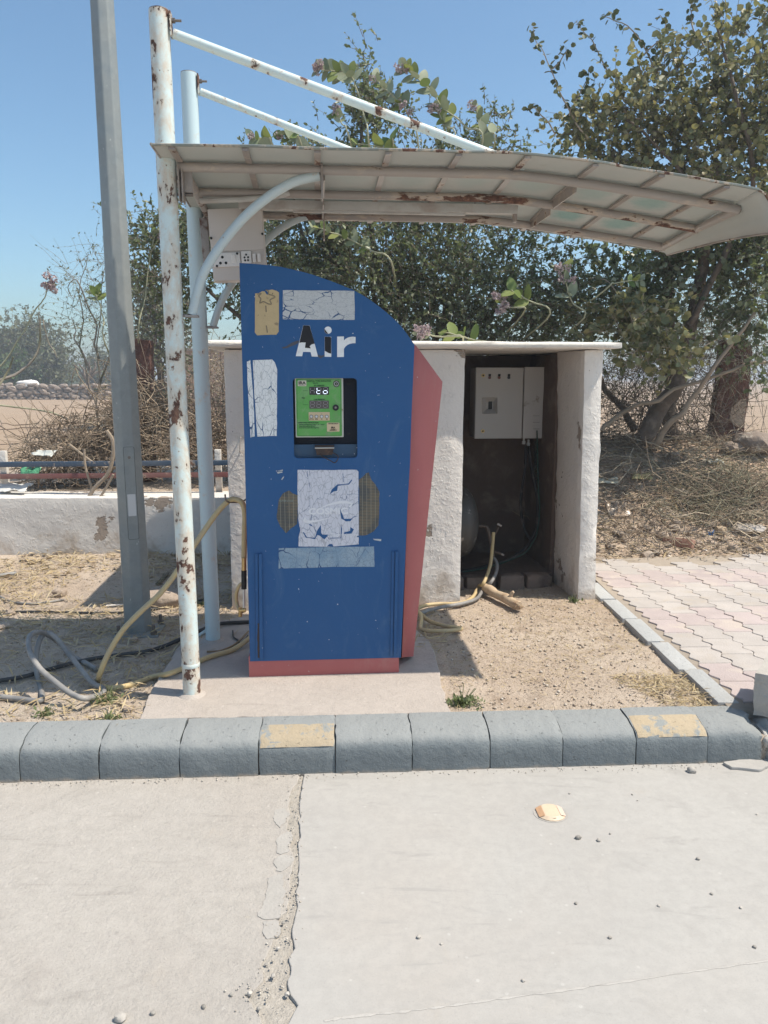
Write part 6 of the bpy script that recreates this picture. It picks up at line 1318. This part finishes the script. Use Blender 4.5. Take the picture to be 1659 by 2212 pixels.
# plastic litter
def sheet(name, u, v, w, h, mat, label, seed, tilt=.9, z=.05):
    p = G(u, v); n = 14; V = []; F = []
    for j in range(n):
        for i in range(n):
            a, b = (i / (n - 1) - .5), (j / (n - 1) - .5); cr = float(fbm(a * 5 + seed, b * 5, seed)); c2 = float(fbm(a * 11 + seed, b * 11, seed + 1))
            ed = 1 + .25 * float(vn(a * 4 + seed, b * 4, seed))
            V.append((p.x + a * w * ed, p.y + .04 + b * h * math.cos(tilt) + c2 * .01, p.z + z + (b + .5) * h * math.sin(tilt) * ed + cr * .05 * min(w, h) * 4))
    for j in range(n - 1):
        for i in range(n - 1): F.append((j * n + i, j * n + i + 1, (j + 1) * n + i + 1, (j + 1) * n + i))
    me = bpy.data.meshes.new(name); me.from_pydata(V, [], F); o = link(name, me, mat, None, False, 80); so2 = o.modifiers.new('film', 'SOLIDIFY'); so2.thickness = .002; return tag(o, label, 'plastic litter')
def m_film(name, c, al=1.):
    m = Mat(name, .3, 0, .5); m.col(c)
    if al < 1:
        t = m.N.new('ShaderNodeBsdfTransparent'); mx = m.N.new('ShaderNodeMixShader'); mx.inputs[0].default_value = al; m.L(t.outputs[0], mx.inputs[1]); m.L(m.p.outputs[0], mx.inputs[2]); m.L(mx.outputs[0], m.out.inputs[0])
    return m.m
sheet('plastic_bag', 1338, 1118, .19, .17, m_film('clear_film', (.50, .39, .30), .6), 'torn clear plastic bag caught on sticks below the trees', 3, .7, .0)
sheet('plastic_scrap', 1310, 1058, .24, .09, m_film('white_film', (.62, .58, .46), .95), 'long whitish plastic scrap with yellow print right of the pillar', 5, .5)
sheet('plastic_scrap', 1390, 1048, .17, .08, m_film('yellow_film', (.58, .48, .22), .95), 'yellow plastic scrap hanging over twigs on the bank', 8, .6)
sheet('paper_scrap', *z3(1150, 600), .17, .07, m_film('grey_film', (.52, .53, .47)), 'pale folded paper scrap in the shade of the tree', 11, .4, .02)
sheet('foil_wrapper', *z3(1145, 1285), .045, .055, m_film('blue_foil', (.03, .22, .62)), 'small bright blue foil wrapper lying on the rubble', 13, 1.1, .0)
sheet('foil_wrapper', *z3(1080, 1410), .05, .03, m_film('silver_foil', (.62, .62, .64)), 'small silver foil scrap at the edge of the paving', 15, .5, .0)
o = sheet('plastic_sack', 40, 1052, .24, .13, m_film('white_sack', (.60, .59, .56)), 'crumpled white plastic sack lying on the low wall', 17, .35, .01)
for pp, hh_ in ((G(40, 1052), 0),): pass
o.location = Yp(25, 1062, 6.02) - Vector(G(40, 1052)); 
o = sheet('plastic_sack', 70, 1000, .15, .12, m_film('green_sack', (.10, .32, .17)), 'green and white plastic sack stuffed behind the railing', 19, .9, .0); q = Vector(G(70, 1000)); o.location = Yp(62, 1030, 6.32) - q
o = sheet('plastic_sack', 100, 985, .18, .09, m_film('pale_sack', (.52, .53, .49)), 'pale plastic sheet lying above the blue rail in the brush', 23, .5, .0); q = Vector(G(100, 985)); o.location = Yp(92, 985, 6.35) - q
# loose pebbles on the concrete
for i, (u, v, r) in enumerate(((1249, 1812, 6), (1293, 1817, 4.5), (1508, 1857, 4), (905, 2026, 4.5), (953, 2040, 2.5), (1318, 2027, 3.5), (1244, 1953, 3), (1423, 1958, 3), (1600, 1962, 3), (1630, 2047, 3.5), (1318, 1802, 2.5), (1366, 1717, 2.5), (262, 2203, 9), (540, 2148, 6), (1537, 1932, 3), (1230, 1715, 2.5), (440, 2176, 5), (500, 2150, 5), (590, 2110, 6), (600, 2050, 5), (612, 1995, 5), (575, 2085, 4), (560, 2180, 5), (620, 2150, 6), (1377, 1730, 2), (1635, 1760, 2.5), (1700, 1900, 4), (330, 2190, 4), (1130, 2120, 3))):
    p = Zp(u, v, 0); rr = r / (900 if 380 < u < 650 else 640); o = link('pebble', rockmesh('pebble', rr, rr * .85, rr * .7, 200 + i, .3, 2), MT['pebble'], None, True, 40); o.location = (p.x, p.y, rr * .5); o.rotation_euler = (0, 0, i * 1.3)
    if 230 < u < 650: tag(o, 'small loose stone lying in the crumbled joint between the slabs', 'pebble', 'stones in the slab joint')
    elif (u, v) == (1249, 1812): tag(o, 'largest pebble on the smooth slab just below the road stud', 'pebble')
    elif (u, v) == (1293, 1817): tag(o, 'pebble right beside the largest pebble near the road stud', 'pebble')
    else: tag(o, 'small loose pebble lying on the smooth concrete slab', 'pebble', 'pebbles on the smooth slab')
p = Zp(1494, 1668, 0); o = link('stone', rockmesh('stone', .017, .013, .014, 300, .3, 2), MT['pebble'], None, True, 40); o.location = (p.x, p.y, .008); tag(o, 'pale chip of stone close to the kerb foot right of the yellow block', 'stone')
q = [Zp(u, v, 0) for u, v in ((1562, 1652), (1610, 1645), (1648, 1648), (1659, 1660), (1640, 1668), (1580, 1663))]; o = plate('concrete_flake', rough_line([a.xy for a in q] + [q[0].xy], .008, .012, 8)[:-1], MT['con_r'], Matrix.Translation((0, 0, .012)), .012, bev=.002); tag(o, 'flat flake of broken concrete at the kerb foot by the broken end', 'concrete flake')
# crumbs swept against the kerb and grit in the joint
N = 500; x = rng.uniform(-1.7, 1.6, N); y = kfront(x) - np.abs(rng.normal(size=N)) * .022 - .002; C = np.stack([x, y, np.full(N, .002)], -1)
gx_ = rng.uniform(0, 1, 330); Ei = [Vector(e) for e in ER[1:-2]]; Li = [Vector(e) for e in EL[1:-2]]; C2 = []
for t in gx_:
    t = t ** .8; i = min(len(Ei) - 2, int(t * (len(Ei) - 1))); f = rng.random() ** 1.0; a = Ei[i]; b = Li[min(i, len(Li) - 1)]; q = a.lerp(b, f) + Vector((rng.normal() * .012, rng.normal() * .02)); C2.append((q.x - (.05 * rng.random() if t > .8 else 0), q.y, .001))
C = np.concatenate([C, np.array(C2)]); OCT = (np.array([(1, 0, 0), (-1, 0, 0), (0, 1, 0), (0, -1, 0), (0, 0, .8), (0, 0, -.5)]) * .5, [(0, 2, 4), (2, 1, 4), (1, 3, 4), (3, 0, 4), (2, 0, 5), (1, 2, 5), (3, 1, 5), (0, 3, 5)])
a = rng.random(len(C)) * 6.28; stuff(link('grit', leaves_mesh('grit', C, np.stack([np.cos(a), np.sin(a), a * 0], -1), .0025 + .007 * rng.random(len(C)) ** 3, OCT, 3), m_leaf('grit', [(.38, .33, .27), (.46, .41, .35), (.52, .48, .42)], .9, 0), None, smooth=0))
N = 9000; x = rng.uniform(.3, 3.6, N); y = rng.uniform(2.95, 7.8, N); k = ((x < 1.4) & (y > kfront(x) + .21) & (y < 4.8)) | ((y > 5.45 + .14 * (x - 1.5)) & (x > 1.2)); x, y = x[k], y[k]
N2 = 1200; x2 = rng.uniform(-2.8, -1.0, N2); y2 = rng.uniform(2.9, 5.9, N2); x = np.concatenate([x, x2]); y = np.concatenate([y, y2]); k = y > kfront(x) + .215; x, y = x[k], y[k]
C = np.stack([x, y, hground(x, y) + .003], -1); a = rng.random(len(C)) * 6.28; S = (.006 + .016 * rng.random(len(C)) ** 3) * (1 + 1.6 * (y > 5.4) * rng.random(len(C)) ** 2)
stuff(link('gravel', leaves_mesh('gravel', C, np.stack([np.cos(a), np.sin(a), a * 0], -1), S, OCT, 3), m_leaf('gravel', [(.33, .26, .20), (.42, .35, .28), (.52, .46, .39)], .9, 0), None, smooth=0))
# weeds
MT['weed'] = m_leaf('weed_leaf', [(.10, .13, .05), (.15, .18, .08), (.20, .22, .11)], .6, .2)
for i, (u, v, n, s, lab) in enumerate(((998, 1522, 240, .10, 'grey green weed tuft between pad corner and kerb'), (1240, 1302, 60, .06, 'tiny green weed at the foot of the right pillar'), (230, 1520, 110, .09, 'sparse green weed in the straw below the hose end'), (95, 1545, 60, .06, 'small green weed near the kerb below the grey hose'), (235, 1558, 60, .06, 'small green weed against the kerb left of the pad'), (430, 1310, 90, .10, 'green weed growing between the two posts'))):
    p = G(u, v); t = thing('weed', lab, 'weed', p); d = unit(rng.normal(size=(n, 3)) + np.array([0, 0, .6])); C = np.array(p) + d * np.array([s, s * .6, s * .35]) * rng.random((n, 1)); C[:, 2] = np.maximum(C[:, 2], p.z + .004)
    stuff(link('foliage', leaves_mesh('foliage', C, rng.normal(size=(n, 3)) + np.array([0, 0, .5]), .022 * (.5 + rng.random(n)), LEAF4), MT['weed'], t, smooth=0))
    P = np.array(p)[None, None] + (d[:14] * s * .9)[:, None] * np.linspace(0, 1, 3)[None, :, None]; stuff(link('stalks', tubes_mesh('stalks', P, np.full((14, 3), .0014)), MT['weed'], t, smooth=0))
mb = MB(); A = zg(1040, 305, .01); B = zg(1110, 235, .012); o = None
mb.tube([A, B], .014, 4); o = mb.build('stick', MT['drygrey'], None); tag(o, 'flat grey board scrap lying behind the rounded boulder', 'board')

# ================================================================== thin dusty air
HZ = .0042
mb = MB(); mb.box((0, 560, 3.2), (2800, 2560, 9.4)); hz = stuff(mb.build('haze', None, None, 0)); hm = bpy.data.materials.new('dusty_air'); hm.use_nodes = True; hn = hm.node_tree; hn.nodes.clear()
pv = hn.nodes.new('ShaderNodeVolumePrincipled'); pv.inputs['Color'].default_value = (.86, .89, .93, 1); pv.inputs['Density'].default_value = HZ; pv.inputs['Anisotropy'].default_value = .2
ho_ = hn.nodes.new('ShaderNodeOutputMaterial'); hn.links.new(pv.outputs[0], ho_.inputs['Volume']); hz.data.materials.append(hm)
